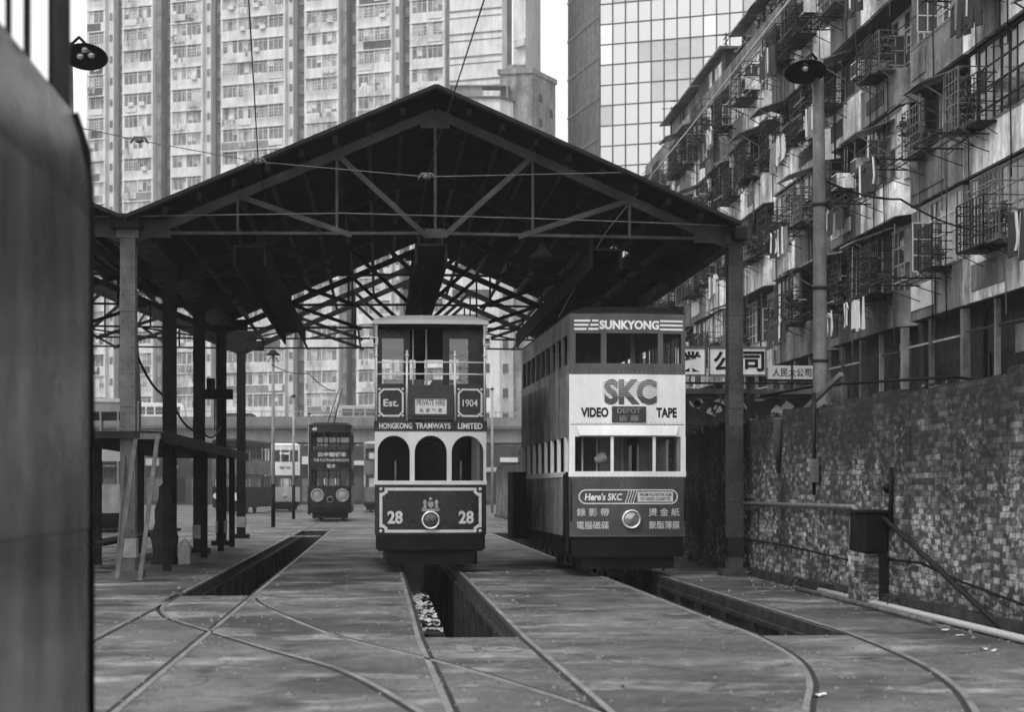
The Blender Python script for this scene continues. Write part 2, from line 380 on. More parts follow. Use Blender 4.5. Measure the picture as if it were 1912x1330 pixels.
for a, c in E2:
    track('tram track in the open yard beyond the left columns' if a > -7 else 'farthest left tram track, where the side-on tram stands', [(a-.1, 30), (a, 60), (a, 150)], [(c-.1, 30), (c, 60), (c, 150)])
vs_, fs_ = letters("10", 1.0, .62, .06)
b = MB(); c0 = atG(915, 1214); b.add([(c0.x + x * .62, c0.y + y, .004) for x, y in vs_], fs_); tag(b.build('painted_number', M['paint_mark']), 'worn painted number 10 on the concrete at the near end of the pit', 'ground marking')
for i, (px, py, s) in enumerate([(1836, 1216, .05), (1857, 1218, .045), (1762, 1180, .05), (1790, 1190, .04), (1440, 1100, .09), (905, 1060, .12), (385, 1065, .04), (1528, 1303, .05), (870, 1283, .10), (778, 1290, .09)]):
    p = atG(px, py); b = MB(); n = 9; flat = s > .08
    rim = [(s * rnd.uniform(.5, 1.3) * math.cos(2*math.pi*j/n) * 1.3, s * rnd.uniform(.5, 1.3) * math.sin(2*math.pi*j/n) * .9, .004 if flat else rnd.uniform(.004, s * .7)) for j in range(n)]
    b.add(rim + [(0, 0, .006 if flat else s * .5)], [(j, (j+1) % n, n) for j in range(n)])
    o = b.build('paper_scrap', M['paint_mark' if flat else 'paper']); o.location = p; o.rotation_euler.z = i
    tag(o, ['crumpled white paper scrap lying by the base pipe of the brick wall, the nearer', 'crumpled white paper scrap by the wall pipe, farther right of a pair', 'small white scrap on the concrete below the iron box', 'tiny pale scrap next to the wall pipe', 'pale torn packet lying by the kerb of the shaded wall', 'white scrap beside the right wheels of tram 28', 'white speck of litter on the dark left platform', 'pale scrap lying in the groove of the curved rail', 'flattened pale scrap right of the near middle rail', 'flattened pale scrap left of the near middle rail'][i], 'litter', 'litter on the yard concrete')
t = thing('pit_glint_sheet', 'added pale crumpled facets imitating glints off the wet pit floor before tram 28', 'imitated glint', (TT - .45, 24.5, -.42))
b = MB(); b.box((-.01, -.5, -.12), (.42, 10, -.08)); b.build('added_glint_ledge', M['pitwall'], t)  # ledge added only to carry the imitated glints
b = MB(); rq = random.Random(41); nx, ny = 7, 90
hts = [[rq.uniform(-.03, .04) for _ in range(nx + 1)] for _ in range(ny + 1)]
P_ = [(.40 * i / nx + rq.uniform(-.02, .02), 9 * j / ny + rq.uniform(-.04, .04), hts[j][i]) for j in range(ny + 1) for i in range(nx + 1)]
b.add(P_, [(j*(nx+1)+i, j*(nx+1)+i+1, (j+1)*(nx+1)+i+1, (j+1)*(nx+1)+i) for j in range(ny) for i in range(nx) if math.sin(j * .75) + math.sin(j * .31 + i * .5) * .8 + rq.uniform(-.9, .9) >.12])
b.build('glint_facets', M['glint_facets'], t)  # broken pale facets, added to imitate shine on the wet pit floor
gr = MB(); rq = random.Random(31)
for k in range(2600):
    y = 9 + 24 * rq.random() ** 1.3; x = rq.uniform(-.22, .33) * y + .3
    if rq.random() < .45: x = rq.choice([TA-h, TA+h, TT-h, TT+h, TB-h, 6.2, 6.1]) + rq.gauss(0, .12)
    if any(q[0] - .02 < x < q[1] + .02 and y > q[2] for q in PITS) or x > 6.35: continue
    s_ = rq.uniform(.006, .022) * (1 if rq.random() < .9 else 1.8); a = rq.random() * 6
    gr.add([(x + s_*math.cos(a), y + s_*math.sin(a), 0), (x + s_*math.cos(a+2.1), y + s_*math.sin(a+2.1), 0), (x + s_*math.cos(a+4.2), y + s_*math.sin(a+4.2), 0), (x, y, s_*.9)], [(0, 1, 3), (1, 2, 3), (2, 0, 3)])
tag(gr.build('grit', M['grit']), kind='stuff')
# white stop bars across the far pits
b = MB(); b.box((TA - .47, 57, .0), (TA + .47, 57.25, .05)); tag(b.build('pit_crossing_board', M['wood']), 'pale board laid across the left pit in front of tram 49', 'board')

# ------------------------------------------------------------------ the shed: two pitched bays on riveted columns
SX = [(-4.2, 6.10), (-14.8, -4.2)]; TY = [31.0, 37.0, 43.0, 49.0]; ZE, ZR = 5.82, 8.02
shed = thing('tram_shed', 'open sided tram shed with dark pitched roof on riveted steel columns', 'shed')
for x0, x1 in SX:
    xm = (x0 + x1) / 2
    for s, xe in ((-1, x0 + .1), (1, x1 - .1)):
        # roof boards in long strips; some strips near the eaves have slipped and leave slots of daylight
        b = MB(); nst = 12
        for k in range(nst):
            t0, t1 = k / nst, (k + 1) / nst
            def pt(t): return xm + (xe - xm) * t, ZR + .16 - (ZR - ZE) * t
            (xa, za), (xb, zb) = pt(t0), pt(t1 + .01)
            ys = [(30.4, 49.6)]
            if k == 9 and s == 1 and x0 > -5: ys = [(30.4, 37.2), (38.8, 41.4), (42.6, 44.4), (45.3, 49.6)]
            for ya, yb in ys:
                b.add([(xa,ya,za),(xb,ya,zb),(xb,yb,zb),(xa,yb,za),(xa,ya,za+.07),(xb,ya,zb+.07),(xb,yb,zb+.07),(xa,yb,za+.07)],
                      [(0,1,2,3),(4,7,6,5),(0,4,5,1),(2,6,7,3),(1,5,6,2),(0,3,7,4)])
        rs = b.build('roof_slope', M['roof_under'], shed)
        bb = MB()
        (xa, za), (xb, zb) = (xm, ZR + .17), (xe + s * .08, ZE + .13)
        bb.beam((xa, 30.36, za + .02), (xb, 30.36, zb + .02), .06, .2, (0, 1, 0)); bb.build('barge_board', M['dark'], rs)
        p = MB()
        for k in range(1, 9):
            t = k / 9; p.cbox((xm + (xe-xm)*t, 40.0, ZR + .05 - (ZR-ZE)*t), (.08, 19, .12))
        p.build('purlins', M['dark'], shed)
        p = MB()
        for k in range(0, 10, 2):
            t = k / 9; p.cbox((xm + (xe-xm)*t, 53.0, ZR + .0 - (ZR-ZE)*t), (.07, 6.6, .08))
        for k in (.3, .62): p.beam((xm + (xe-xm)*k, 49.1, 5.8), (xm + (xe-xm)*k, 56, 5.8), .05); p.beam((xm + (xe-xm)*k, 49.1, 5.8), (xm + (xe-xm)*(k+.3), 52.4, 5.8), .04)
        p.build('bare_purlins', M['dark'], shed)
    for i, y in enumerate(TY + [52.5, 56.0]):
        b = MB(); zc = 5.80; m_ = M['truss'] if i == 0 else M['dark']  # trusses behind the front one are darkened, putting interior shade into colour
        up = (0, 1, 0)
        for s in (-1, 1):
            xe = (x1 if s > 0 else x0) - s * .1
            def on(t): return Vector((xm + (xe-xm)*t, y, ZR - .12 - (ZR-ZE)*t))
            b.beam(on(0), on(1), .15, .09, up)
            for t in (.33, .66):
                q = on(t); b.beam(q, (q.x, y + .002, zc), .045, .045, up)
                tgt = (xm + s * .15, zc) if t < .5 else (xm + (xe - xm) * .28, zc)
                b.beam(q, (tgt[0], y - .004, tgt[1]), .09, .075, up)
            b.cbox((xe - s * .25, y - .01, zc + .08), (.7, .03, .3))
        b.beam((x0, y + .003, zc), (xm, y + .003, zc + .05), .05, .06, up); b.beam((xm, y + .003, zc + .05), (x1, y + .003, zc), .05, .06, up)
        b.beam((xm, y, ZR - .15), (xm, y, zc), .05, .05, up)
        b.cbox((xm, y - .012, ZR - .25), (.5, .02, .26)); b.cbox((xm, y - .012, zc + .05), (.34, .02, .16))
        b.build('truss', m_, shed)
    for y in TY + [56.0]:
        for xc in ({x0, x1} if x0 > -5 else {x0}):
            if xc > 0 and 33 < y < 40: continue
            b = MB(); hw = .125
            b.cbox((xc, y, 2.9), (.02, .26, 5.8)); b.cbox((xc, y - .14, 2.9), (2*hw, .02, 5.8)); b.cbox((xc, y + .14, 2.9), (2*hw, .02, 5.8))
            for k in range(26):
                for dx in (-.08, .08): b.ball((xc + dx, y - .152, .35 + k * .22), .016, 6)
            for z in (1.4, 3.0, 4.6): b.cbox((xc, y - .155, z), (2*hw + .01, .012, .25))
            b.cbox((xc, y, .06), (.5, .5, .12)); b.cbox((xc, y, 5.78), (.36, .36, .16))
            c = b.build('column', (M['steel'] if xc < 0 else M['truss']) if y == 31.0 else M['dark'], shed)  # columns behind the front row likewise carry the interior shade as darker steel
            k = MB(); k.cbox((xc, y, .5), (2*hw + .03, .33, .32)); k.build('painted_band', M['wood'] if xc < 0 else M['dark'], c)
g = MB(); g.cbox((-4.2, 40, 5.95), (.5, 19, .22)); g.build('valley_gutter', M['dark'], shed)
g = MB(); g.cbox((6.12, 40, 5.84), (.22, 19, .2)); g.build('eaves_gutter', M['dark'], shed)
# hanging timber troughs that carry the trolley wire over each track
for xc, (ya, yb), lab in ((TA + .06, (31.5, 48.5), 'dark plank trolley wire trough hanging above the left track pit'), (TT - .02, (31.5, 47), 'dark plank trolley wire trough hanging over the number 28 tram'), (TB - .35, (31.5, 49), 'dark plank trolley wire trough hanging in front of the white fronted tram roof')):
    t = thing('trolley_trough', lab, 'wire trough', (xc, ya, 5.5), 0, 'wire troughs hung under the shed roof')
    for s in (-1, 1):
        b = MB(); b.beam((s * .26, 0, .0), (s * .26, yb - ya, .0), .04, .34); b.build('side_board', M['wood_dark'], t)
    b = MB(); b.cbox((0, (yb-ya)/2, .17), (.56, yb-ya, .04)); b.build('top_board', M['wood_dark'], t)
    b = MB()
    for y in (.6, 5, 10.5, 16): b.beam((-.2, y, .18), (-.2, y, .55), .04); b.beam((.2, y, .18), (.2, y, .55), .04)
    b.build('hanger', M['dark'], t)
    if xc == TT - .02: t.location.z = 5.55
p = atY(1012, 470, 38)
t = thing('pendant_lamp', 'pale dish shaped pendant lamp hanging under the dark shed roof', 'lamp', p)
b = MB(); b.lathe([(.02, .16), (.07, .15), (.09, .07), (.27, -.10), (.275, -.12), (.25, -.10), (.06, .05)], 20); b.build('lamp_shade', M['steel_light'], t)
b = MB(); b.tube([(0, 0, .15), (0, 0, 1.6)], .015); b.build('hanging_rod', M['steel'], t)

# ------------------------------------------------------------------ trams
def cut(lo, hi, opens):
    out = []; a = lo
    for o in sorted(opens):
        if o[0] > a: out.append((a, min(o[0], hi)))
        a = max(a, o[1])
    if a < hi: out.append((a, hi))
    return out
class Tram:
    def __init__(s, name, label, cat, loc, rz=0, W=.99, L=8.4, bow=.12, group=None):
        s.W, s.L, s.bow = W, L, bow; s.t = thing(name, label, cat, loc, rz, group)
    def fy(s, x): return s.bow * (x / s.W) ** 2
    def end_strip(s, b, x0, x1, z0, z1, th=.05, rear=False, off=0, n=None):
        n = n or max(1, int((x1 - x0) / .14)); vs = []; fs = []
        for i in range(n + 1):
            x = x0 + (x1 - x0) * i / n; y = s.fy(x) - off
            if rear: y0, y1 = s.L - y - th, s.L - y
            else: y0, y1 = y, y + th
            vs += [(x, y0, z0), (x, y1, z0), (x, y1, z1), (x, y0, z1)]
        for i in range(n):
            a = 4*i; c = a + 4
            fs += [(a, c, c+3, a+3), (a+1, a+2, c+2, c+1), (a+3, c+3, c+2, a+2), (a, a+1, c+1, c)]
        fs += [(0, 3, 2, 1), (4*n, 4*n+1, 4*n+2, 4*n+3)]
        b.add(vs, fs)
    def band(s, b, z0, z1, fopen=(), sopen=(), rear=True, front=True, sides=(-1, 1), th=.05, off=0):
        if front:
            for x0, x1 in cut(-s.W - off, s.W + off, fopen): s.end_strip(b, x0, x1, z0, z1, th, off=off)
        if rear:
            for x0, x1 in cut(-s.W - off, s.W + off, fopen): s.end_strip(b, x0, x1, z0, z1, th, True, off=off)
        for sd in sides:
            for y0, y1 in cut(s.bow + th, s.L - s.bow - th, sopen):
                xo = sd * (s.W + off); xi = sd * (s.W - th); b.box((min(xo, xi), y0, z0), (max(xo, xi), y1, z1))
    def plan(s, k=1.0, off=0):
        pts = [(x * k, s.fy(x) * 1 - off) for x in [(-1 + 2*i/12) * (s.W + off) for i in range(13)]]
        return pts + [(x, s.L - y) for x, y in pts[::-1]]
    def slab(s, b, z0, z1, off=0): b.prism(s.plan(off=off), z0, z1)
    def line(s, b, pts, wd, off=.012, closed=True):
        P = pts + [pts[0]] if closed else pts
        for i, ((xa, za), (xb, zb)) in enumerate(zip(P, P[1:])):
            n = max(1, int(abs(xb - xa) / .15)); d = Vector((xb - xa, zb - za)).normalized(); q = Vector((-d.y, d.x)) * wd / 2; e = d * wd * .45
            for k in range(n):
                def at(t): return xa + (xb - xa) * t, za + (zb - za) * t
                (xc, zc), (xd, zd) = at(k / n), at((k + 1) / n)
                if k == 0: xc -= e.x; zc -= e.y
                if k == n - 1: xd += e.x; zd += e.y
                o_ = off + .0012 * (i % 3); c4 = [(xc - q.x, zc - q.y), (xd - q.x, zd - q.y), (xd + q.x, zd + q.y), (xc + q.x, zc + q.y)]
                f3 = [(x, s.fy(x) - o_, z) for x, z in c4]; r3 = [(x, s.fy(x) + .01, z) for x, z in c4]
                fl = (Vector(f3[1]) - Vector(f3[0])).cross(Vector(f3[2]) - Vector(f3[0])).y < 0
                fs = [(0, 1, 2, 3), (0, 4, 5, 1), (1, 5, 6, 2), (2, 6, 7, 3), (3, 7, 4, 0)]
                b.add(f3 + r3, fs if fl else [f[::-1] for f in fs])
    def running_gear(s, zb=.25, zt=.68):
        b = MB(); b.prism([(x * .94, y * .98 + .05) for x, y in s.plan()], zb + .14, zt); u = b.build('underframe', M['black'], s.t)
        for y in (s.L * .33, s.L * .62):
            for x in (-GAUGE/2, GAUGE/2):
                k = MB(); k.lathe([(.05, -.06), (.38, -.06), (.40, -.05), (.40, .03), (.43, .04), (.43, .06), (.05, .06)], 20, Matrix.Translation((x, y, .43)) @ Matrix.Rotation(R(90), 4, 'Y')); k.build('wheel', M['dark'], u)
        f = MB(); f.prism([(-.78, .12), (.78, .12), (.84, .32), (-.84, .32)], zb - .1, zb + .25)
        for i in range(7): f.box((-.72 + i * .22, .10, zb - .14), (-.68 + i * .22, .13, zb + .1))
        f.build('lifeguard', M['black'], s.t); return u
    def lamp(s, x, z, r, rim='chrome', lens='lens', d=.07):
        Mx = Matrix.Translation((x, s.fy(x), z)) @ Matrix.Rotation(R(90), 4, 'X')
        b = MB(); b.lathe([(r, -.01), (r*1.02, d*.6), (r*.96, d), (r*.80, d*.95), (r*.78, d*.5)], 24, Mx); o = b.build('headlight', M[rim], s.t)
        b = MB(); b.lathe([(r*.80, d*.55), (r*.6, d*.75), (r*.3, d*.88), (.001, d*.92)], 24, Mx); b.build('lens', M[lens], o); return o
    def text(s, body, w, h, x, z, m, **k): return lettering(body, w, h, x, z, M[m] if isinstance(m, str) else m, s.t, s.fy, **k)
    def pane(s, x0, x1, z0, z1, y=.03, parent=None, mt='glass'):
        b = MB(); n = 4; P = [(x0 + (x1-x0)*i/n) for i in range(n+1)]
        vs = [(x, s.fy(x) + y, z) for x in P for z in (z0, z1)]; b.add(vs, [(2*i, 2*i+2, 2*i+3, 2*i+1) for i in range(n)])
        return b.build('window_pane', M[mt], parent or s.t)
    def side_pane(s, y0, y1, z0, z1, sd):
        b = MB(); x = sd * (s.W - .03); b.add([(x, y0, z0), (x, y1, z0), (x, y1, z1), (x, y0, z1)], [(0, 1, 2, 3)]); b.build('window_pane', M['glass'], s.t)
    def roof(s, z, m, rise=.12, over=.03, edge=.10):
        b = MB(); s.slab(b, z, z + edge, over); P = s.plan(off=over); n = len(P); cy = s.L / 2
        Q = [(x * .72, cy + (y - cy) * .96) for x, y in P]
        b.add([(x, y, z + edge) for x, y in P] + [(x, y, z + edge + rise) for x, y in Q], [(i, (i+1) % n, n+(i+1) % n, n+i) for i in range(n)] + [tuple(range(n, 2*n))])
        return b.build('roof', m, s.t)
    def seats(s, z, y0, y1, step=.85):
        for k in range(int((y1 - y0) / step)):
            for sd in (-1, 1):
                b = MB(); y = y0 + k * step
                b.box((sd*.45-.38, y, z+.38), (sd*.45+.38, y+.4, z+.44)); b.box((sd*.45-.38, y+.4, z+.38), (sd*.45+.38, y+.45, z+.9))
                for dx in (-.3, .3): b.box((sd*.45+dx-.02, y+.05, z), (sd*.45+dx+.02, y+.09, z+.38))
                b.build('seat', M['wood'], s.t)
    def poles(s, pts, z0, z1, r=.018, m='spoke'):
        for x, y in pts: b = MB(); b.tube([(x, y, z0), (x, y, z1)], r, 8); b.build('grab_pole', M[m], s.t)
def sides_open(L, n, a, e, gap=.14):
    st = (L - a - e) / n; return [(a + i*st + gap/2, a + (i+1)*st - gap/2) for i in range(n)]

# --- number 28, the antique tram
def antique_tram():
    T = Tram('antique_tram', 'dark antique double deck tram numbered 28 with open upper balcony and arched lower windows', 'tram', (TT - .01, 32.25, 0), 0, .99, 8.6, .10)
    t = T.t; T.running_gear()
    sk = [(-.99, .99)]
    b = MB(); T.band(b, .42, .68, off=-.02); T.slab(b, .60, .68, -.05); b.build('skirt', M['black'], t)
    so = sides_open(T.L, 6, 1.3, 1.3)
    b = MB(); T.band(b, .68, 1.57, sopen=[(.25, 1.1)]); T.slab(b, .68, .74, -.06); b.build('dash_panel', M['green'], t)
    # arched lower windows
    b = MB(); cs = [-.655, 0, .655]; hw = .285; zs, zt, zsp = 1.60, 2.52, 2.14
    T.band(b, 1.57, 1.64, front=True, off=.012)
    n = 96; st = 2 * T.W / n
    def top(x):
        for c in cs:
            if abs(x - c) < hw: return zsp + .30 * math.sqrt(max(0, 1 - ((x - c) / hw) ** 2))
        return None
    xs = sorted([-.99, .99] + [c + hw * math.cos(math.pi * k / 14) for c in cs for k in range(15)])
    for xa, xb in zip(xs, xs[1:]):
        if xb - xa < 1e-4: continue
        xmid = (xa + xb) / 2; zz = top(xmid)
        if zz is None: T.end_strip(b, xa, xb, 1.64, zt)
        else:
            za = zsp + .30 * math.sqrt(max(0, 1 - ((xa - min(cs, key=lambda c: abs(c - xmid))) / hw) ** 2)); zb = zsp + .30 * math.sqrt(max(0, 1 - ((xb - min(cs, key=lambda c: abs(c - xmid))) / hw) ** 2))
            ya, yb = T.fy(xa), T.fy(xb)
            b.add([(xa,ya,za),(xb,yb,zb),(xb,yb,zt),(xa,ya,zt),(xa,ya+.05,za),(xb,yb+.05,zb),(xb,yb+.05,zt),(xa,ya+.05,zt)], [(0,1,2,3),(4,7,6,5),(0,4,5,1),(3,2,6,7)])
    T.band(b, 1.64, zt, front=False, fopen=[(-.94, -.37), (-.29, .29), (.37, .94)], sopen=so)
    b.build('window_arcade', M['cream'], t)
    for c in cs: T.pane(c - hw, c + hw, 1.62, 2.44, .035)
    
    b = MB(); T.band(b, 2.52, 2.70, off=.015); T.slab(b, 2.54, 2.62, -.06); b.build('name_board', M['green'], t)
    for wd, x, ww in (('HONGKONG', -.62, .58), ('TRAMWAYS', .04, .62), ('LIMITED', .70, .44)): T.text(wd, ww, .105, x, 2.612, 'gold', off=.022, bold=.03)
    # lower dash ornament
    b = MB(); x0, x1, z0, z1, q = -.88, .88, .745, 1.49, .09
    T.line(b, [(x0+q, z0), (x1-q, z0), (x1-q, z0+q*.55), (x1-q*.45, z0+q), (x1, z0+q), (x1, z1-q), (x1-q*.45, z1-q), (x1-q, z1-q*.55), (x1-q, z1), (x0+q, z1), (x0+q, z1-q*.55), (x0+q*.45, z1-q), (x0, z1-q), (x0, z0+q), (x0+q*.45, z0+q), (x0+q, z0+q*.55)], .05); b.build('lining', M['gold'], t)
    b = MB()
    for x in (x0, x1):
        for z in (z0, z1): b.ball((x, T.fy(x) - .012, z), .032, 8)
    b.build('corner_stud', M['gold'], t)
    T.text('28', .27, .23, -.63, .99, 'gold', off=.014, bold=.035); T.text('28', .27, .23, .63, .99, 'gold', off=.014, bold=.035)
    T.lamp(0, .94, .165, lens='lensdark')
    b = MB()                                                # crest: shield, two supporters, scroll
    b.prism([(-.05, 1.27), (.05, 1.27), (.05, 1.20), (0, 1.15), (-.05, 1.20)], -.016, .0, 1)
    for sd in (-1, 1): b.prism([(sd*.07, 1.15), (sd*.08, 1.22), (sd*.07, 1.28), (sd*.11, 1.31), (sd*.14, 1.26), (sd*.12, 1.2), (sd*.15, 1.15)], -.016, .0, 1)
    b.prism([(-.17, 1.14), (.17, 1.14), (.15, 1.10), (-.15, 1.10)], -.016, .0, 1); b.ball((0, -.01, 1.31), .035, 8); b.build('crest', M['steel_light'], t)
    # upper balcony: two end panels, blind box between, posts and rails
    b = MB(); T.band(b, 2.70, 3.36, fopen=[(-.42, .43)], sopen=[(3.2, 5.4)] if False else ()); b.build('balcony_panel', M['green'], t)
    for sd, tx in ((-1, 'Est.'), (1, '1904')):
        c = sd * .70; b = MB(); a0, a1, c0, c1, q = c - .205, c + .205, 2.79, 3.26, .07
        T.line(b, [(a0+q, c0), (a1-q, c0), (a1, c0+q), (a1, c1-q), (a1-q, c1), (a0+q, c1), (a0, c1-q), (a0, c0+q)], .032); 
        for x in (a0, a1):
            for z in (c0, c1): b.ball((x, T.fy(x) - .012, z), .026, 8)
        b.build('lining', M['gold'], t); T.text(tx, .27, .13, c, 3.02, 'gold', off=.016, bold=.02)
    b = MB(); b.box((-.40, -.06, 2.72), (.40, .3, 3.17)); b.box((-.43, .02, 3.17), (.43, .3, 3.34)); bx = b.build('blind_box', M['sign_dark'], t)
    b = MB(); b.box((-.28, -.075, 2.82), (.28, -.055, 3.09)); bl = b.build('destination_blind', M['cream'], bx)
    f = MB()
    for q in (((-.34, 2.78), (.34, 2.82)), ((-.34, 3.09), (.34, 3.13)), ((-.34, 2.82), (-.28, 3.09)), ((.28, 2.82), (.34, 3.09))): f.box((q[0][0], -.09, q[0][1]), (q[1][0], -.055, q[1][1]))
    f.build('blind_frame', M['sign_dark'], bx)
    lettering('PRIVATE HIRE', .5, .105, 0, 3.02, M['sign_dark'], bl, lambda x: -.075, .005, .005); lettering('私 家 包 車', .40, .075, 0, 2.885, M['sign_dark'], bl, lambda x: -.075, .005, .004)
    b = MB()
    for x in (-.96, -.42, .43, .96):
        y = T.fy(x) - .03; top_ = 3.95 if abs(x) < .6 else 4.4
        b.tube([(x, y, 2.7), (x, y, top_)], .021, 8); b.ball((x, y, 3.86), .035, 8)
    for z in (3.53, 3.74): b.tube([(x, T.fy(x) - .03, z) for x in [(-.96 + .16*i) for i in range(13)]], .015, 6)
    b.build('balcony_rail', M['spoke'], t)
    for sd in (-1, 1):
        b = MB(); x = sd * 1.0
        for q in ((-.07, -.05, 4.06, 4.18), (.05, .07, 4.06, 4.18), (-.07, .07, 4.05, 4.07), (-.07, .07, 4.17, 4.19)): b.box((x + q[0], .03, q[2]), (x + q[1], .06, q[3]))
        for k in range(5): b.ball((x, .06, 3.82 + .05 * k), .016, 6); b.ball((x, .06, 4.23 + .04 * k), .014, 6)
        b.build('side_bracket', M['spoke'], t)
    # bulkhead set back behind the balcony
    b = MB(); yb = .75
    b.box((-.95, yb, 2.66), (.95, yb + .05, 3.30))
    for x0, x1 in ((-.95, -.86), (-.47, -.36), (.24, .36), (.70, .95)): b.box((x0, yb, 3.30), (x1, yb + .05, 4.40))
    for x0, x1 in ((-.86, -.47), (.36, .70)): b.box((x0, yb, 4.22), (x1, yb + .05, 4.40))
    b.build('bulkhead', M['green'], t)
    gm = MB(); 
    for x0, x1 in ((-.86, -.47), (.36, .70)): gm = MB(); gm.add([(x0, yb+.02, 3.3), (x1, yb+.02, 3.3), (x1, yb+.02, 4.22), (x0, yb+.02, 4.22)], [(0, 1, 2, 3)]); gm.build('bulkhead_glass', M['oldglass'], t)
    T.poles([(-.30, .72), (-.06, .72)], 2.66, 4.4, .016)
    b = MB(); T.band(b, 3.36, 4.44, front=False, rear=True, fopen=[(-.86, -.1), (.1, .86)], sopen=[(.05, .8)] + sides_open(T.L, 6, .8, .6)); b.build('upper_window_posts', M['green'], t)
    r = T.roof(4.42, M['cream'], .10, .04, .065)
    b = MB(); T.slab(b, 4.39, 4.418, -.06); b.build('ceiling', M['wood_dark'], t)
    T.seats(2.64, 1.4, 7.4); T.seats(.74, 1.8, 7.2)
    b = MB(); b.box((-.95, 4.5, .74), (-.25, 4.55, 2.54)); b.box((.25, 4.5, .74), (.95, 4.55, 2.54)); b.box((-.95, 7.9, .74), (.95, 7.95, 2.54)); b.build('partition', M['wood_dark'], t)
    T.poles([(-.62, .4), (.55, .4)], 1.57, 2.0, .015)
    b = MB(); b.tube([(0, 4.2, 4.6), (0, 4.2, 4.9), (.0, 8.2, 5.75)], .025, 6); b.build('trolley_pole', M['dark'], t)
antique_tram()

# --- the advertising tram
def advert_tram():
    T = Tram('advert_tram', 'white and grey double deck tram with video tape advertisement on its flat front', 'tram', (TB - .10, 30.55, 0), R(1.2), .99, 8.4, .09)
    t = T.t; T.running_gear(.24, .66)
    b = MB(); T.band(b, .34, .68, off=-.03); T.slab(b, .62, .68, -.06); b.build('skirt', M['black'], t)
    door = (.14, .62)
    so = sides_open(T.L, 7, .75, .4, .12)
    b = MB(); T.band(b, .68, 1.70, sides=(), rear=False); b.build('front_panel', M['mid'], t); b = MB(); T.band(b, .68, 1.70, sides=(), front=False); b.build('rear_panel', M['mid'], t)
    b = MB(); T.band(b, .68, 1.70, front=False, rear=False, sopen=[door]); T.slab(b, .68, .74, -.06); b.build('side_panel', M['grimy'], t)
    b = MB(); T.band(b, 1.70, 1.79, sopen=[door], off=.015)
    T.band(b, 1.79, 2.38, fopen=[(-.90, -.30), (-.25, .42), (.47, .91)], sopen=[door] + so, off=.008)
    b.build('lower_window_frame', M['white'], t)
    for x0, x1 in ((-.90, -.30), (-.25, .42), (.47, .91)): T.pane(x0, x1, 1.79, 2.38, .03)
    b = MB(); T.band(b, 2.38, 2.578, rear=False, sides=(), off=.004); b.build('window_header', M['white'], t); b = MB()
    hx = [-.88 + .16 * i for i in range(12)]
    for xa, xb in zip(hx, hx[1:]):
        k_ = lambda x: x * .94
        b.add([(xa, T.fy(xa) - .006, 2.57), (xb, T.fy(xb) - .006, 2.57), (k_(xb), T.fy(xb) - .06, 2.40), (k_(xa), T.fy(xa) - .06, 2.40), (k_(xa), T.fy(xa) + .0, 2.395), (k_(xb), T.fy(xb) + .0, 2.395)], [(3, 2, 1, 0), (4, 5, 2, 3)])
    b.add([(hx[0], T.fy(.88) - .006, 2.57), (hx[0] * .94, T.fy(.88) - .06, 2.40), (hx[0] * .94, T.fy(.88), 2.395), (hx[-1], T.fy(.88) - .006, 2.57), (hx[-1] * .94, T.fy(.88) - .06, 2.40), (hx[-1] * .94, T.fy(.88), 2.395)], [(0, 1, 2), (3, 5, 4)]); b.build('rain_hood', M['white'], t)
    b = MB(); T.band(b, 2.38, 3.44, front=False, rear=True); T.slab(b, 2.52, 2.60, -.06); b.build('side_band', M['grimy'], t)
    b = MB(); T.band(b, 2.58, 3.44, rear=False, sides=(), off=.004); wp = b.build('advert_panel', M['white'], t)
    b = MB(); T.band(b, 3.44, 3.62); T.band(b, 3.62, 4.13, fopen=[(-.89, -.46), (-.37, .51), (.60, .92)], sopen=sides_open(T.L, 9, .35, .35, .12)); T.band(b, 4.13, 4.46); b.build('upper_body', M['mid2'], t)
    for x0, x1 in ((-.89, -.46), (-.37, .51), (.60, .92)): T.pane(x0, x1, 3.62, 4.13, .03)
    T.roof(4.46, M['dark'], .10, .0, .03)
    b = MB(); T.slab(b, 4.38, 4.42, -.06); b.build('ceiling', M['wood_dark'], t)
    lb = MB()                                              # number board and lamp housing on the roof edge at the right
    lb.box((.86, 3.0, 4.45), (1.12, 6.5, 4.62)); lb.build('roof_gutter', M['black'], t)
    w_ = M['white']; d_ = M['black']
    T.text('SUNKYONG', 1.02, .155, .02, 4.27, w_, bold=.045)
    b = MB()
    for k in range(3):
        z = 4.20 + k * .07
        T.line(b, [(-.90, z), (-.72 + .03 * k, z)], .032, .008, False); T.line(b, [(-.66 + .03 * k, z), (-.52, z)], .032, .008, False); T.line(b, [(.56, z), (.93, z)], .032, .008, False)
    b.build('advert_stripes', w_, t)
    lg = T.text('SKC', .90, .43, .04, 3.135, M['mid'], off=.012, bold=.048, name='logo')
    b = MB()
    for k in range(9): T.line(b, [(-.44, 3.315 - k * .031), (.50, 3.315 - k * .031)], .0075 - .0006 * k, .016, False)
    b.build('logo_stripes', w_, t)
    T.text('VIDEO', .46, .165, -.57, 2.79, d_, off=.012, bold=.035); T.text('TAPE', .36, .165, .66, 2.79, d_, off=.012, bold=.035)
    b = MB(); b.box((-.28, -.02, 2.62), (.30, .02, 2.89)); bx = b.build('destination_blind', M['sign_dark'], t)
    lettering('DEPOT', .40, .085, .01, 2.82, M['steel_light'], bx, lambda x: -.02, .005, .0); lettering('返 廠', .34, .10, .01, 2.69, M['steel_light'], bx, lambda x: -.02, .005, .0)
    b = MB(); x0, x1, zc, hh = -.83, .85, 1.36, .115
    arc = lambda cx, s_: [(cx + s_ * hh * math.cos(a), zc + hh * math.sin(a)) for a in [R(-90 + 18*i) for i in range(11)]]
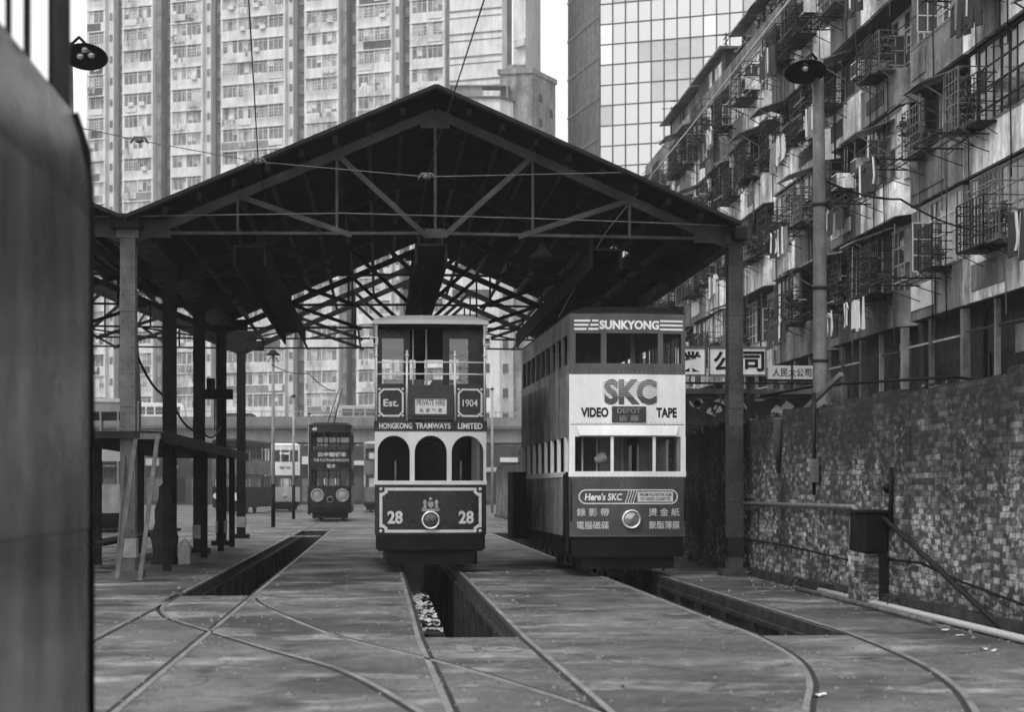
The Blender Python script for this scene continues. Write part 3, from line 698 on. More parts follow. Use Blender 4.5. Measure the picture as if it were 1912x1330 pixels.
    rt = arc(x1 - hh, 1); lt = arc(x0 + hh, -1)[::-1]; T.line(b, rt + lt, .022, .012); 
    for k in range(4): T.line(b, [(-.05 + k*.045, zc - .095), (.01 + k*.045, zc + .095)], .014, .013, False)
    b.build('slogan_border', M['cream'], t)
    b = MB(); n = 8
    for i in range(n):
        xa, xb = .155 + (.62 * i / n), .155 + (.62 * (i+1) / n)
        b.add([(xa, T.fy(xa) - .009, zc - .085), (xb, T.fy(xb) - .009, zc - .085), (xb + .0, T.fy(xb) - .009, zc + .085), (xa + .0, T.fy(xa) - .009, zc + .085)], [(0, 1, 2, 3)])
    b.build('slogan_plate', M['cream'], t)
    T.text("Here's SKC", .62, .125, -.42, zc, w_, bold=.03, off=.009, slant=.12); T.text('FROM POLYESTER FILM', .54, .052, .47, zc + .036, d_, off=.014, bold=.008); T.text('TO VIDEO CASSETTE', .52, .052, .46, zc - .036, d_, off=.014, bold=.008)
    for tx, x, z in (('錄 影 帶', -.60, 1.10), ('電腦磁碟', -.60, .88), ('燙 金 紙', .62, 1.10), ('聚酯薄膜', .62, .88)): T.text(tx, .54, .135, x, z, 'cream', off=.009, bold=.006)
    T.lamp(.05, .98, .165)
    b = MB()
    for z in (2.585, 3.44, .70):
        T.line(b, [(-.97, z), (.97, z)], .012, .006, False)
    b.build('panel_seam', M['steel'], t)
    b = MB()
    for z in (2.61, 3.47, 1.67):
        for i in range(25): x = -.94 + i * .078; b.ball((x, T.fy(x) - .004, z), .008, 5)
    b.build('rivets', M['steel_light'], t)
    b = MB()
    for sx in (-.97, .97): b.tube([(sx, T.fy(sx) - .05, .95), (sx, T.fy(sx) - .05, 1.65)], .012, 6)
    b.build('corner_handrail', M['dark'], t)
    # interior
    T.seats(2.62, 1.0, 7.2); T.seats(.74, 2.4, 7.2)
    b = MB(); b.box((-.2, 2.0, .74), (.3, 2.06, 2.5)); b.box((.45, 1.6, .74), (.93, 1.66, 2.5)); b.box((-.93, 7.9, .74), (.93, 7.95, 2.5)); b.box((-.93, 7.9, 2.62), (.93, 7.95, 4.4)); b.build('partition', M['steel_light'], t)
    T.poles([(-.42, .8), (-.36, 1.2), (-.7, .6), (.15, 1.6)], .74, 2.5); T.poles([(-.28, 1.2), (-.2, 1.8), (.3, 1.5), (.45, 2.2), (.72, 1.0), (.8, 1.6)], 2.62, 4.4)
    b = MB(); b.lathe([(.05, 0), (.10, .12), (.09, .2)], 10, Matrix.Translation((-.5, .5, 1.98)) @ Matrix.Rotation(R(70), 4, 'Y')); b.build('controller_lamp', M['cream'], t)
    # entrance gate, steps and handrails on the near left side
    b = MB()
    for y in (.14, .30, .46, .60): b.tube([(-1.02, y, .45), (-1.02, y, 1.75)], .02, 6)
    b.box((-1.06, .10, .42), (-1.0, .64, .50)); b.box((-1.05, .12, .5), (-1.0, .22, 1.78)); b.build('folding_gate', M['black'], t)
    b = MB(); b.box((-1.28, 7.2, .45), (-1.0, 8.4, 1.85)); b.build('rear_platform', M['black'], t)
    b = MB(); b.tube([(0, 4.2, 4.5), (0, 4.2, 4.8), (.0, 8.0, 5.7)], .025, 6); b.build('trolley_pole', M['dark'], t)
advert_tram()

# --- plainer trams standing farther off
def plain_tram(name, label, loc, rz, mats, L=8.4, group=None, open_top=False, detail=True, W=.99):
    T = Tram(name, label, 'tram', loc, rz, W, L, .09, group); t = T.t; lo, fr, md, up, rf = mats
    T.running_gear()
    b = MB(); T.band(b, .40, .68, off=-.02); T.slab(b, .60, .68, -.05); b.build('skirt', M['black'], t)
    b = MB(); T.band(b, .68, 1.66); T.slab(b, .68, .74, -.06); b.build('lower_panel', lo, t)
    fo = [(-.88, -.32), (-.26, .26), (.32, .88)]; so = sides_open(L, 8, .35, .35, .12)
    b = MB(); T.band(b, 1.66, 2.45, fopen=fo, sopen=so); b.build('lower_window_frame', fr, t)
    b = MB(); T.band(b, 2.45, 3.35, off=.004); T.slab(b, 2.5, 2.58, -.06); b.build('mid_panel', md, t)
    b = MB(); T.band(b, 3.35, 4.15, fopen=fo if not open_top else [(-.88, .88)], sopen=so); T.band(b, 4.15, 4.45); b.build('upper_window_frame', up, t)
    T.roof(4.45, rf, .12, .02, .04)
    if detail:
        for x0, x1 in fo:
            T.pane(x0, x1, 1.66, 2.45); T.pane(x0, x1, 3.35, 4.15)
        for sd in (-1, 1):
            for y0, y1 in so: T.side_pane(y0, y1, 1.66, 2.45, sd); T.side_pane(y0, y1, 3.35, 4.15, sd)
        T.seats(2.62, 1.2, 7.2, 1.2); T.seats(.74, 1.2, 7.2, 1.2)
    return T
D = M['dark']; GRN = M['green']
T = plain_tram('twin_lamp_tram', 'dark tram numbered 49 with two big round front lamps beyond the left pit', (TA + .0, 85, 0), 0, (GRN, GRN, GRN, GRN, D))
T.text('49', .22, .16, -.72, 4.30, 'white', bold=.02); T.text('白金龍號車', 1.3, .22, .1, 3.12, 'cream', bold=.02); T.text('THE PLATINUM DRAGON', 1.62, .13, .05, 2.86, 'gold', bold=.015); T.text('電車', .40, .18, .05, 2.58, 'gold', bold=.01)
for x in (-.58, .58): T.lamp(x, 1.22, .31, 'steel_light', 'steel_light', .12)
T.lamp(0, 1.03, .15, 'steel_light', 'dark')
b = MB(); b.box((-.28, -.03, 1.72), (-.24, .02, 2.0)); b.box((.24, -.03, 1.72), (.28, .02, 2.0)); b.build('plate_holder', M['white'], T.t)
b = MB(); b.tube([(.1, 2, 4.5), (.35, 1, 5.5), (.6, 0, 6.3)], .04, 6); b.tube([(-.2, 2, 4.5), (.15, 1, 5.5), (.45, 0, 6.3)], .03, 6); b.build('trolley_pole', M['steel_light'], T.t)
T = plain_tram('white_tram', 'white fronted double deck tram parked between posts left of the dark tram 49', (-6.3, 123, 0), R(6), (M['bluegrey'], M['mid'], M['white'], M['white'], M['white']))
T.text('電車', .8, .2, 0, 2.95, 'sign_dark'); T.lamp(0, 1.0, .17)
T = plain_tram('dark_tram', 'dark tram with one bright round headlamp at the left edge of the far yard', (-9.2, 112, 0), R(-8), (D, M['tin'], M['tin'], D, D))
T.lamp(.45, 1.05, .24, 'white', 'white', .16); T.lamp(-.75, 1.1, .17, 'white', 'white', .12)
T = plain_tram('pale_tram', 'pale double deck tram seen side-on behind the left columns and ladder', (-9.2, 63, 0), R(8), (M['aptwall2'], M['aptwall2'], M['bluegrey'], M['aptwall2'], M['aptwall2']))
T = plain_tram('grey_tram', 'grey double deck tram half hidden behind the left side of tram 28', (.0, 118, 0), 0, (M['tin'], M['bluegrey'], M['tin'], M['tin'], M['bluegrey']))

# --- the near tram whose flank fills the left edge
def near_tram():
    T = Tram('near_tram', 'glossy dark tram flank filling the left edge close to the camera, out of focus', 'tram', (-2.30, 8.36, 0), R(180), 1.0, 9.0, .05)
    t = T.t; T.running_gear()
    so = [(.52, .98), (1.06, 1.36), (1.41, 1.68)] + [(1.75 + i * .62, 2.04 + i * .62) for i in range(11)]
    b = MB(); T.band(b, .35, 1.30); T.slab(b, .62, .74, -.06); b.build('lower_panel', M['glossblack'], t)
    b = MB(); T.band(b, 1.304, 2.70, off=.004); T.slab(b, 2.5, 2.58, -.06); b.build('mid_panel', M['glossblack'], t)
    # the waist panel rolls inwards to the window sill in a quarter round
    arc = [(.085 * (k / 10) ** 2.4, 2.70 + .49 * k / 10) for k in range(11)]
    b = MB(); b.smooth = True; P = T.plan(off=.004); n = len(P)
    vs = [((x - math.copysign(d, x) if abs(x) > .9 else x), y, z) for d, z in arc for x, y in P]
    b.add(vs, [(k*n+i, k*n+(i+1) % n, (k+1)*n+(i+1) % n, (k+1)*n+i) for k in range(len(arc)-1) for i in range(n)]); b.build('waist_panel', M['glossblack'], t)
    T.W = .915; b = MB(); T.band(b, 3.17, 4.3, fopen=[(-.89, -.03), (.03, .89)], sopen=so, th=.015); b.build('upper_window_posts', M['dark'], t)
    for sd in (-1, 1):
        b = MB(); b.tube([(sd * .995, .05, .4), (sd * .995, .05, 2.72), (sd * .98, .05, 3.0), (sd * .925, .05, 3.17)], .028, 10); b.build('corner_trim', M['black'], t)
    T.roof(4.3, M['dark'], .12, .02, .06)
near_tram()
# ------------------------------------------------------------------ brick boundary wall along the right
WX = 6.40
w_ = thing('brick_wall', 'long soot stained old brick wall along the right side of the yard', 'wall', (WX, 14, 0))
b = MB(); rw = random.Random(2); y = 0
while y < 86:
    d_ = rw.uniform(.4, 1.6); b.box((rw.uniform(0, .012), y, -.1), (.36, min(86, y + d_), 2.66 + rw.choice([-.07, 0, 0, .0, .07]) + rw.uniform(-.015, .015))); y += d_
b.build('masonry', M['brick'], w_)
b = MB(); b.box((-.10, 0, 0), (-.002, 11.0, .17)); b.box((-.10, 11.4, 0), (-.002, 86, .14)); b.build('plinth', M['pitwall'], w_)
b = MB(); rw = random.Random(21)
for k in range(60): b.leaves((.15, rw.uniform(2, 86), 2.70), (.16, .5, .07), 26, .05, rw)
b.build('moss_tufts', M['leaf2'], w_)
b = MB()
for k in range(40): b.leaves((-.12, rw.uniform(6, 60), .08), (.08, .35, .10), 14, .045, rw)
b.build('weeds', M['leaf2'], w_)
def on_wall(px, py, d=0): return atX(px, py, WX - d)
t = thing('iron_box', 'black iron box fixed on the brick wall above a rough pier', 'box', (WX - .16, 22.9, .94))
b = MB(); b.cbox((0, 0, 0), (.30, .80, .50)); b.build('casing', M['black'], t, .02)
b = MB(); b.cbox((-.02, 0, .27), (.36, .86, .03)); b.build('lid', M['dark'], t)
b = MB(); b.tube([(-.16, .3, -.2), (-.16, .3, .2)], .012); b.build('hinge', M['steel'], t)
t = thing('wall_pier', 'low rough brick pier under the black iron box', 'pier', (WX - .17, 22.75, 0))
b = MB(); b.box((-.15, -.15, 0), (.165, .55, .68)); b.build('pier_block', M['brick'], t, .02)
b = MB(); b.box((.06, -.24, 0), (.16, -.16, .66)); b.build('iron_upright', M['dark'], t)
def pipe(label, pts, r, m, cat='pipe', name='pipe'):
    b = MB(); b.tube(pts, r, 8); return tag(b.build(name, m), label, cat)
pipe('pale horizontal pipe running along the brick wall at waist height to the iron box', [(WX-.06, 31.6, 1.24), (WX-.06, 24.0, 1.25), (WX-.06, 23.85, 1.20), (WX-.06, 23.8, 1.05)], .035, M['pipe'])
pipe('sloping handrail pipe running down the brick wall from the iron box', [on_wall(1636, 955, .08), on_wall(1740, 1052, .08), on_wall(1905, 1205, .10)], .032, M['dark'], 'handrail', 'handrail')
pipe('bright water pipe lying along the foot of the brick wall', [(WX-.16, 25.5, .05), (WX-.18, 21.5, .05), (WX-.26, 17.0, .05), (WX-.3, 14.5, .05)], .04, M['spoke'])
pipe('second thinner dark pipe beside the bright pipe at the foot of the wall', [(WX-.30, 26.5, .04), (WX-.34, 22, .04), (WX-.42, 19.3, .04)], .028, M['steel'])
pipe('thin sagging cable pinned low along the brick wall', [(WX-.03, 31.5, .62), (WX-.03, 28, .60), (WX-.03, 24.4, .52)], .014, M['black'], 'cable', 'cable')
pipe('dark cable looping down the near end of the brick wall', [on_wall(1655, 1045, .03), on_wall(1720, 1052, .03), on_wall(1790, 1085, .03), on_wall(1910, 1130, .03)], .016, M['black'], 'cable', 'cable')
t = thing('conduit', 'vertical conduit with small switch box high on the brick wall', 'conduit', on_wall(1520, 880, .05))
b = MB(); b.tube([(0, 0, -.35), (0, 0, 1.15)], .03, 8); b.build('pipe', M['dark'], t)
b = MB(); b.cbox((-.03, -.15, 0), (.10, .16, .34)); b.build('switch_box', M['tin'], t, .01)
t = thing('wall_hydrant', 'vertical dark pipe with round valve above the iron box on the wall', 'pipe', on_wall(1664, 915, .05))
b = MB(); b.tube([(0, 0, -.5), (0, 0, .28)], .03, 8); b.build('riser', M['black'], t)
b = MB(); b.ball((0, .14, .02), .07, 10); b.build('valve', M['black'], t)
t = thing('timber_strut', 'pale broken timber strut leaning over the brick wall at the big lamp post', 'timber', (WX + .1, 28.6, 2.5))
b = MB(); b.beam((0, 0, 0), (.55, -1.2, .75), .07); b.build('strut', M['wood_mid'], t)
pipe('old concrete drip scar and pipe below the leaning timber strut', [(WX-.05, 28.6, 2.62), (WX-.04, 28.7, 2.2), (WX-.03, 28.75, 1.75)], [.09, .07, .03], M['tenwall'])

# ------------------------------------------------------------------ lamp posts
def dish(mb, M_, r):
    mb.lathe([(.03, .16), (.08, .14), (r*.5, .07), (r*.97, -.05), (r, -.07), (r*.96, -.055), (r*.5, .05), (.04, .10)], 24, M_)
def big_post(label, x, y, ht, r, side, tilt, bulbs):
    t = thing('lamp_post', label, 'lamp post', (x, y, 0), 0)
    b = MB(); b.tube([(0.03, 0, 0), (.01, 0, ht * .35), (0, 0, ht * .72), (-.03, 0, ht)], [r, r, r * .85, r * .75], 14); b.build('pole', M['steel'], t)
    b = MB()
    for z in (ht*.28, ht * .42, ht * .56, ht * .72): b.lathe([(r*.9, -.03), (r*1.12, -.02), (r*1.12, .02), (r*.9, .03)], 14, Matrix.Translation((.01, 0, z)))
    b.build('collar', M['dark'], t)
    Mx = Matrix.Translation((side, -.25, ht - .22)) @ Matrix.Rotation(R(tilt), 4, 'X')
    b = MB(); dish(b, Mx, .34); s = b.build('lamp_shade', M['black'], t)
    b = MB(); b.tube([(0, 0, ht - .05), (side * .6, -.18, ht + .05), (side, -.25, ht - .08)], .025, 6); b.build('arm', M['dark'], t)
    b = MB()
    for c in bulbs: b.ball(Mx @ Vector(c), .07, 10)
    b.build('bulb', M['chrome'], s); return t
big_post('tall grey lamp post with black dish shade behind the brick wall', 7.2, 29.4, 8.55, .125, -.30, -22, [(0, 0, .02)])
big_post('lamp post with black dish shade above the near tram, white bulbs showing', -4.85, 29.0, 8.5, .105, .30, -24, [(-.1, .05, .0), (.08, .02, .0), (0, -.12, .0)])
def thin_post(label, px, pbase, ptop, head, x=None, low=True, r=.075):
    if x is None: p = atG(px, pbase)
    else: p = atX(px, pbase, x); p.z = 0
    ht = EYE + (915 - ptop) / 3400 * p.y
    t = thing('yard_post', label, 'post', p, 0, 'thin yard lamp posts')
    b = MB(); b.tube([(0, 0, 0), (0, 0, ht)], [r, r * .75], 10); q = b.build('pole', M['steel_light'], t)
    if low: b = MB(); b.tube([(0, 0, 0), (0, 0, 1.7)], r * 1.12, 10); b.build('tarred_foot', M['black'], q)
    b = MB()
    if head == 'dish': dish(b, Matrix.Translation((0, 0, ht)), .30); b.tube([(-.22, 0, ht-.35), (-.1, 0, ht-.15), (.1, 0, ht-.15), (.22, 0, ht-.35)], .02); nm = 'lamp_shade'
    elif head == 'tee': b.beam((-.35, 0, ht), (.25, 0, ht), .1, .06); nm = 'lamp_arm'
    else: b.lathe([(.02, .1), (.12, .06), (.14, 0), (.02, -.02)], 12, Matrix.Translation((0, 0, ht))); nm = 'cap'
    b.build(nm, M['black'] if head != 'tee' else M['steel_light'], t)
thin_post('thin grey post with black dish top standing nearest beside the left pit', 510, 985, 662, 'dish')
thin_post('thin pale post in front of the white tram by the left pit', 548, 970, 742, 'cap')
thin_post('thin pale post just left of the dark tram 49, farthest of the row', 577, 961, 775, 'cap')
thin_post('pale T headed lamp post rising behind the far brick wall beside the advertising tram', 981, 930, 670, 'tee', 7.2, False, .1)
thin_post('slim pale post behind the far brick wall between the two near trams', 919, 930, 727, 'cap', 7.2, False, .09)

# ------------------------------------------------------------------ left platform canopy, prop frame and bundle
t = thing('platform_canopy', 'low dark flat canopy on thin posts along the left columns', 'canopy', (-4.55, 31, 0))
b = MB(); b.prism([(-1.3, 0), (.75, -.35), (.93, 1.0), (.93, 19.4), (-1.3, 19.4)], 2.34, 2.46); b.build('canopy_roof', M['wood_dark'], t)
b = MB(); b.box((.94, -.2, 2.27), (.97, 19.4, 2.47)); b.box((-1.3, -.05, 2.28), (.9, -.01, 2.46)); b.build('fascia', M['black'], t)
for y, x in ((2.5, .7), (9.0, .75), (13.2, .75), (16.5, .75), (5.5, -1.0), (12, -1.0)):
    b = MB(); b.beam((x, y, 0), (x, y, 2.36), .14); b.build('post', M['wood_dark'], t)
b = MB(); b.box((-1.0, 3, .44), (-.5, 16, .5)); b.box((-1.0, 3.2, 0), (-.94, 3.3, .44)); b.box((-1.0, 15, 0), (-.94, 15.1, .44)); b.build('bench', M['wood_dark'], t)
t = thing('prop_frame', 'pale wooden ladder frame leaning against the dark platform canopy', 'ladder', (-4.25, 30.3, 0))
q0 = [atY(218, 1078, 30.2), atY(254, 815, 30.75), atY(261, 1084, 29.9), atY(294, 815, 30.6), atY(216, 1078, 30.35), atY(243, 700, 31.2)]
q = [v - Vector((-4.25, 30.3, 0)) for v in q0]
for v in (q[0], q[2], q[4]): v.z = .0
for a_, c_, wd in ((0, 1, .07), (2, 3, .07), (4, 5, .03)): b = MB(); b.beam(q[a_], q[c_], wd, .05, (0, 1, 0)); b.build('stile', M['wood_mid'], t)
b = MB(); b.beam(q[1] + Vector((-.05, 0, 0)), q[3] + Vector((.05, 0, 0)), .06, .1); b.build('top_bar', M['wood_mid'], t)
t = thing('tarpaulin_bundle', 'dark bundled tarpaulin slumped against the second left column', 'tarpaulin', (-4.25, 36.6, 0)); t.scale = (.8, .8, .9)
b = MB(); rg = random.Random(3)
prof = [(.30, 0), (.27, .25), (.30, .6), (.20, .9), (.25, 1.2), (.15, 1.45), (.17, 1.7), (.03, 1.8)]
vs = []; n = 14
for i, (r_, z) in enumerate(prof):
    for j in range(n): a = 2*math.pi*j/n; k = r_ * rg.uniform(.68, 1.3); vs.append((k*math.cos(a), k*math.sin(a)*.7, z))
b.smooth = True; b.add(vs, [(i*n+j, i*n+(j+1) % n, (i+1)*n+(j+1) % n, (i+1)*n+j) for i in range(len(prof)-1) for j in range(n)] + [tuple(range((len(prof)-1)*n, len(prof)*n))]); b.build('cover', M['cloth_d'], t)
t = thing('white_bucket', 'square white tin standing at the foot of the platform canopy posts', 'tin', (atG(345, 1055).x, atG(345, 1055).y, 0))
b = MB(); b.cbox((0, 0, .19), (.24, .24, .38)); b.build('body', M['steel_light'], t, .02); b = MB(); b.tube([(-.1, 0, .38), (0, 0, .52), (.1, 0, .38)], .008); b.build('handle', M['dark'], t)
t = thing('switch_gear', 'dark cluster of switches and cables hung between two left columns', 'switchgear', (-4.05, 46.5, 3.9))
b = MB(); b.cbox((0, 0, 0), (.7, .3, .25)); b.cbox((-.2, 0, .25), (.2, .2, .3)); b.build('casing', M['black'], t)
b = MB()
for k in range(4): b.tube([(-.1 + .08*k, 0, -.1), (-.1 + .09*k, 0, -.9)], .018)
b.build('cables', M['black'], t)

# ------------------------------------------------------------------ overhead wires
def wire(label, pts, r=.011, m='steel', sag=0, ins=None):
    P = [Vector(p) for p in pts]; out = []
    for a, c in zip(P, P[1:]):
        for k in range(8): t_ = k / 8; v = a.lerp(c, t_); v.z -= sag * 4 * t_ * (1 - t_); out.append(v)
    out.append(P[-1]); t = thing('overhead_wire', label, 'wire', out[0])
    b = MB(); b.tube([v - out[0] for v in out], r, 5); b.build('wire', M[m], t)
    if ins:
        b = MB()
        for p in ins:
            v = Vector(p) - out[0]; b.ball(v, .055, 8, (1.3, 1, .8)); b.tube([v + Vector((-.14, 0, -.04)), v + Vector((-.08, 0, .05)), v + Vector((.08, 0, .05)), v + Vector((.14, 0, -.04))], .02, 6)
        b.build('insulator', M['steel'], t)
wire('trolley wire dropping from the sky to the left trough', [atY(463, -20, 18), atY(482, 302, 29.5), atY(510, 440, 33), (TA, 40, 5.3)], .009, 'dark', ins=[atY(482, 302, 29.5)])
wire('trolley wire dropping past the shed ridge to the middle trough', [atY(910, -20, 18), atY(797, 330, 29.5), atY(778, 435, 33), (TT, 40, 5.3)], .009, 'dark', ins=[atY(797, 330, 29.5)])
wire('bright trolley wire slanting across the tenement front to the right trough', [atY(1482, -10, 18), atY(1290, 237, 29.0), atY(1130, 435, 33), (TB - .35, 40, 5.3)], .013, 'spoke')
wire('span wire with a dark knob insulator crossing in front of the shed gable', [atY(120, 232, 29.5), atY(260, 262, 29.5), atY(482, 302, 29.5), atY(797, 330, 29.5), atY(1160, 322, 29.5)], .008, 'steel', 0, [atY(260, 262, 29.5)])
wire('long pale wire stretched along the foot of the shed gable', [atY(150, 405, 30.6), atY(640, 398, 30.6), atY(1000, 408, 30.6), atY(1360, 421, 30.6)], .011, 'steel')
wire('sagging cable slung between the left shed columns', [(-4.2, 31.2, 4.05), (-4.2, 37, 3.35), (-4.2, 43.5, 2.9), (-4.2, 49, 3.2)], .025, 'black', .25)
wire('thick cable leaving the big right lamp post towards the tenement', [(7.2, 29.4, 6.6), (9.6, 33, 6.85), (13.4, 40, 7.3)], .02, 'black', .1)
wire('thick dark cable crossing low behind the big right lamp post', [(6.6, 31.2, 3.1), (7.2, 29.5, 3.2), (9.5, 29.5, 3.35), (13.3, 36, 3.5)], .025, 'black')
wire('cable from the thin post to the trolley pole of tram 49', [(-4.2, 72, 6.4), (-3.0, 78, 6.45), (-2.0, 84, 6.0)], .02, 'dark', .15)

# ------------------------------------------------------------------ tenement row on the right
SLAB = [5.86, 8.78, 11.70, 14.62]; RF = 17.54; BX, FX = 14.35, 13.5
GAR = []; ACS = []; PLANTS = []
def tenement(label, Y0, Y1, nb, seed, roof_h=.75):
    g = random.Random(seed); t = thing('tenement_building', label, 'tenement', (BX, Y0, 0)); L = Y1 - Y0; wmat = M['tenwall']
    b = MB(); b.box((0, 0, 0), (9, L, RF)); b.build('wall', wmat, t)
    b = MB(); b.box((-.55, .0, RF), (9, L, RF + .16)); b.box((-.55, 0, RF + .16), (-.43, L, RF + roof_h)); b.box((-.43, 0, RF + .16), (9, .12, RF + roof_h)); b.build('roof_parapet', M['plaster2'], t)
    bw = L / nb
    for k, z in enumerate(SLAB):
        for j in range(nb):
            c0, c1 = (.55, .04) if j % 2 == 0 else (.04, .55); y0 = j * bw + (.12 if j % 2 == 0 else .015); y1 = (j + 1) * bw - (.12 if j % 2 else .015); ch = .5; dx = FX - BX; bright = g.random()
            pm = M['plaster'] if bright < .55 else M['plaster2']
            pl = [(0, y0), (dx + c0 * .9, y0), (dx, y0 + c0), (dx, y1 - c1), (dx + c1 * .9, y1), (0, y1)]
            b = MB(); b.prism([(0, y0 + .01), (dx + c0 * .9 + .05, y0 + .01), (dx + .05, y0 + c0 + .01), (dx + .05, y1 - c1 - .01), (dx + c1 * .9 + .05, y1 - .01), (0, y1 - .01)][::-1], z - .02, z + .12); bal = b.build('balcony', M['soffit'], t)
            hp = g.choice([.85, .95, 1.05])
            b = MB(); q = pl[1:5]
            inn = [(dx + c0 * .9 + .1, y0 + .03), (dx + .1, y0 + c0 + .03), (dx + .1, y1 - c1 - .03), (dx + c1 * .9 + .1, y1 - .03)]
            for i in range(3): b.prism([q[i], q[i+1], inn[i+1], inn[i]][::-1], z - .10, z + hp)
            b.build('parapet', pm, bal)
            if g.random() < .8:
                b = MB(); b.box((dx - .015, y0 + c0, z + hp), (dx + .14, y1 - c1, z + hp + .06)); b.build('sill', M['plaster2'], bal)
            # windows: some flush on the parapet, most set back under the floor above
            flush = g.random() < .36; xw = dx + .22 if flush else -.06
            zb, zt = z + hp + .03, z + 2.74
            wy0, wy1 = y0 + .55, y1 - .55; fr = g.choice(['steel_light', 'dark', 'cream', 'cream', 'steel_light']); n = max(3, int((wy1 - wy0) / .5))
            b = MB(); b.mi = 0
            for i in range(n + 1): yy = wy0 + (wy1-wy0)*i/n; b.box((xw - .03, yy - .025, zb), (xw + .03, yy + .025, zt))
            for i in range(5): zz = zb + (zt - zb) * i / 4; b.box((xw - .025, wy0, zz - .02), (xw + .025, wy1, zz + .02))
            b.box((xw - .05, wy0 - .05, zt), (xw + .05, wy1 + .05, min(zt + .1, z + 2.80)))
            for i in range(n):
                ya = wy0 + (wy1-wy0)*i/n + .025; yb = wy0 + (wy1-wy0)*(i+1)/n - .025
                b.mi = 3 if g.random() < .28 else (2 if g.random() < .3 else 1)
                zc_ = zb if g.random() < .7 else zb + (zt-zb) * .5
                b.box((xw - .004, ya, zc_), (xw + .004, yb, zt))
                if zc_ > zb: b.mi = 1; b.box((xw - .004, ya, zb), (xw + .004, yb, zc_ - .001))
            b.build('window', [M[fr], M['pane'], M['curtain'], M['curtain2']], t)
            if flush:
                [MB().box((xw - .04, ya, zb - .05), (xw + .04, yb_, zt)).build('side_infill', pm, t) for ya, yb_ in ((wy0 - .5, wy0 - .06), (wy1 + .06, wy1 + .5))]
            r_ = g.random()
            # an open casement standing out from the window
            if g.random() < .5:
                yy = g.uniform(wy0 + .3, wy1 - .8); b = MB(); xo = xw - .05
                for zz in (zb + .05, zb + .45, zb + .85, zb + 1.25): b.box((xo - .5, yy - .012, zz - .015), (xo, yy + .012, zz + .015))
                for xx in (xo - .5, xo - .25, xo): b.box((xx - .015, yy - .012, zb + .05), (xx + .015, yy + .012, zb + 1.25))
                b.mi = 1; b.box((xo - .49, yy - .003, zb + .06), (xo - .01, yy + .003, zb + 1.24)); b.build('open_casement', [M[fr], M['pane']], t)
            for _c in range(2 if r_ < .45 else (1 if r_ < .9 else 0)):
                # barred cage hung outside the balcony
                cw = g.uniform(1.0, min(2.4, bw - 1.2)); cy = g.uniform(y0 + .3, y1 - .3 - cw); xo = dx - g.uniform(.35, .7); z0 = z + hp - .05; z1 = z0 + g.uniform(1.0, 1.5)
                b = MB(); rr = .024
                for zz in [z0 + (z1-z0) * i / 5 for i in range(6)]:
                    b.beam((xo, cy, zz), (xo, cy + cw, zz), rr); b.beam((xo, cy, zz), (dx, cy, zz), rr); b.beam((xo, cy + cw, zz), (dx, cy + cw, zz), rr)
                for i in range(int(cw / .22) + 1): b.beam((xo, cy + i * .22, z0), (xo, cy + i * .22, z1), rr * .8)
                for yy in (cy, cy + cw): b.beam((xo, yy, z0), (xo, yy, z1), rr * 1.4); b.beam((xo, yy, z0), (dx, yy, z0 - .3), rr * .7)
                b.box((xo, cy, z0 - .02), (dx, cy + cw, z0)); b.build('window_cage', M[g.choice(['black', 'dark', 'dark', 'steel'])], t)
                if g.random() < .75: PLANTS.append((BX + (xo + dx) / 2, Y0 + cy + cw * g.uniform(.2, .8), z0, g.uniform(.25, .5)))
            for _c in range(1 if g.random() < .75 else 0):
                # drying rack of iron brackets with poles
                cy = g.uniform(y0 + .4, y1 - 1.6); cw = g.uniform(1.1, 1.9); zz = z + hp - g.uniform(.0, .35); ex = dx - g.uniform(.8, 1.3)
                b = MB()
                for yy in (cy, cy + cw): b.beam((dx, yy, zz), (ex, yy, zz), .035); b.beam((dx, yy, zz - .4), (ex, yy, zz), .02)
                for i in range(4): xx = dx + (ex - dx) * (i + 1) / 4; b.beam((xx, cy - .25, zz + .03), (xx, cy + cw + .25, zz + .03), .03)
                b.build('drying_rack', M['black'], t)
                if g.random() < .7:
                    xx = dx + (ex - dx) * g.choice([.5, .75, 1]); yy = cy
                    while yy < cy + cw: GAR.append((BX + xx, Y0 + yy, zz + .03, g.random())); yy += g.uniform(.16, .34)
            # poles, hoses and a fallen mat slung along the front
            b = MB()
            for q in range(g.randint(2, 5)):
                ya = g.uniform(y0, y1 - 1.2); yb_ = ya + g.uniform(.6, 2.2); zz = z + g.uniform(.6, 2.5); xx = dx - g.uniform(.05, .7); b.beam((xx, ya, zz), (xx + g.uniform(-.15, .15), yb_, zz + g.uniform(-.15, .15)), .022)
            for q in range(g.randint(1, 3)): ya = g.uniform(y0 + .2, y1 - .2); b.tube([(dx - .03, ya, z + 2.6), (dx - .04, ya + .05, z + 1.0), (dx - .03, ya + .02, z - .6)], .016, 5)
            b.build('loose_poles', M[g.choice(['dark', 'steel', 'steel_light', 'black'])], t)
            if g.random() < .4: MB().box((dx - .03, g.uniform(y0 + .6, y1 - 1.4), z + .15), (dx - .005, y1 - .7, z + g.uniform(.5, .8))).build('patched_panel', M[g.choice(['tin', 'plaster2', 'curtain2', 'soffit'])], t)
            if g.random() < .4: ACS.append((BX + dx - .12, Y0 + g.uniform(y0 + .6, y1 - 1.0), z + hp + .05 + g.uniform(0, .5)))
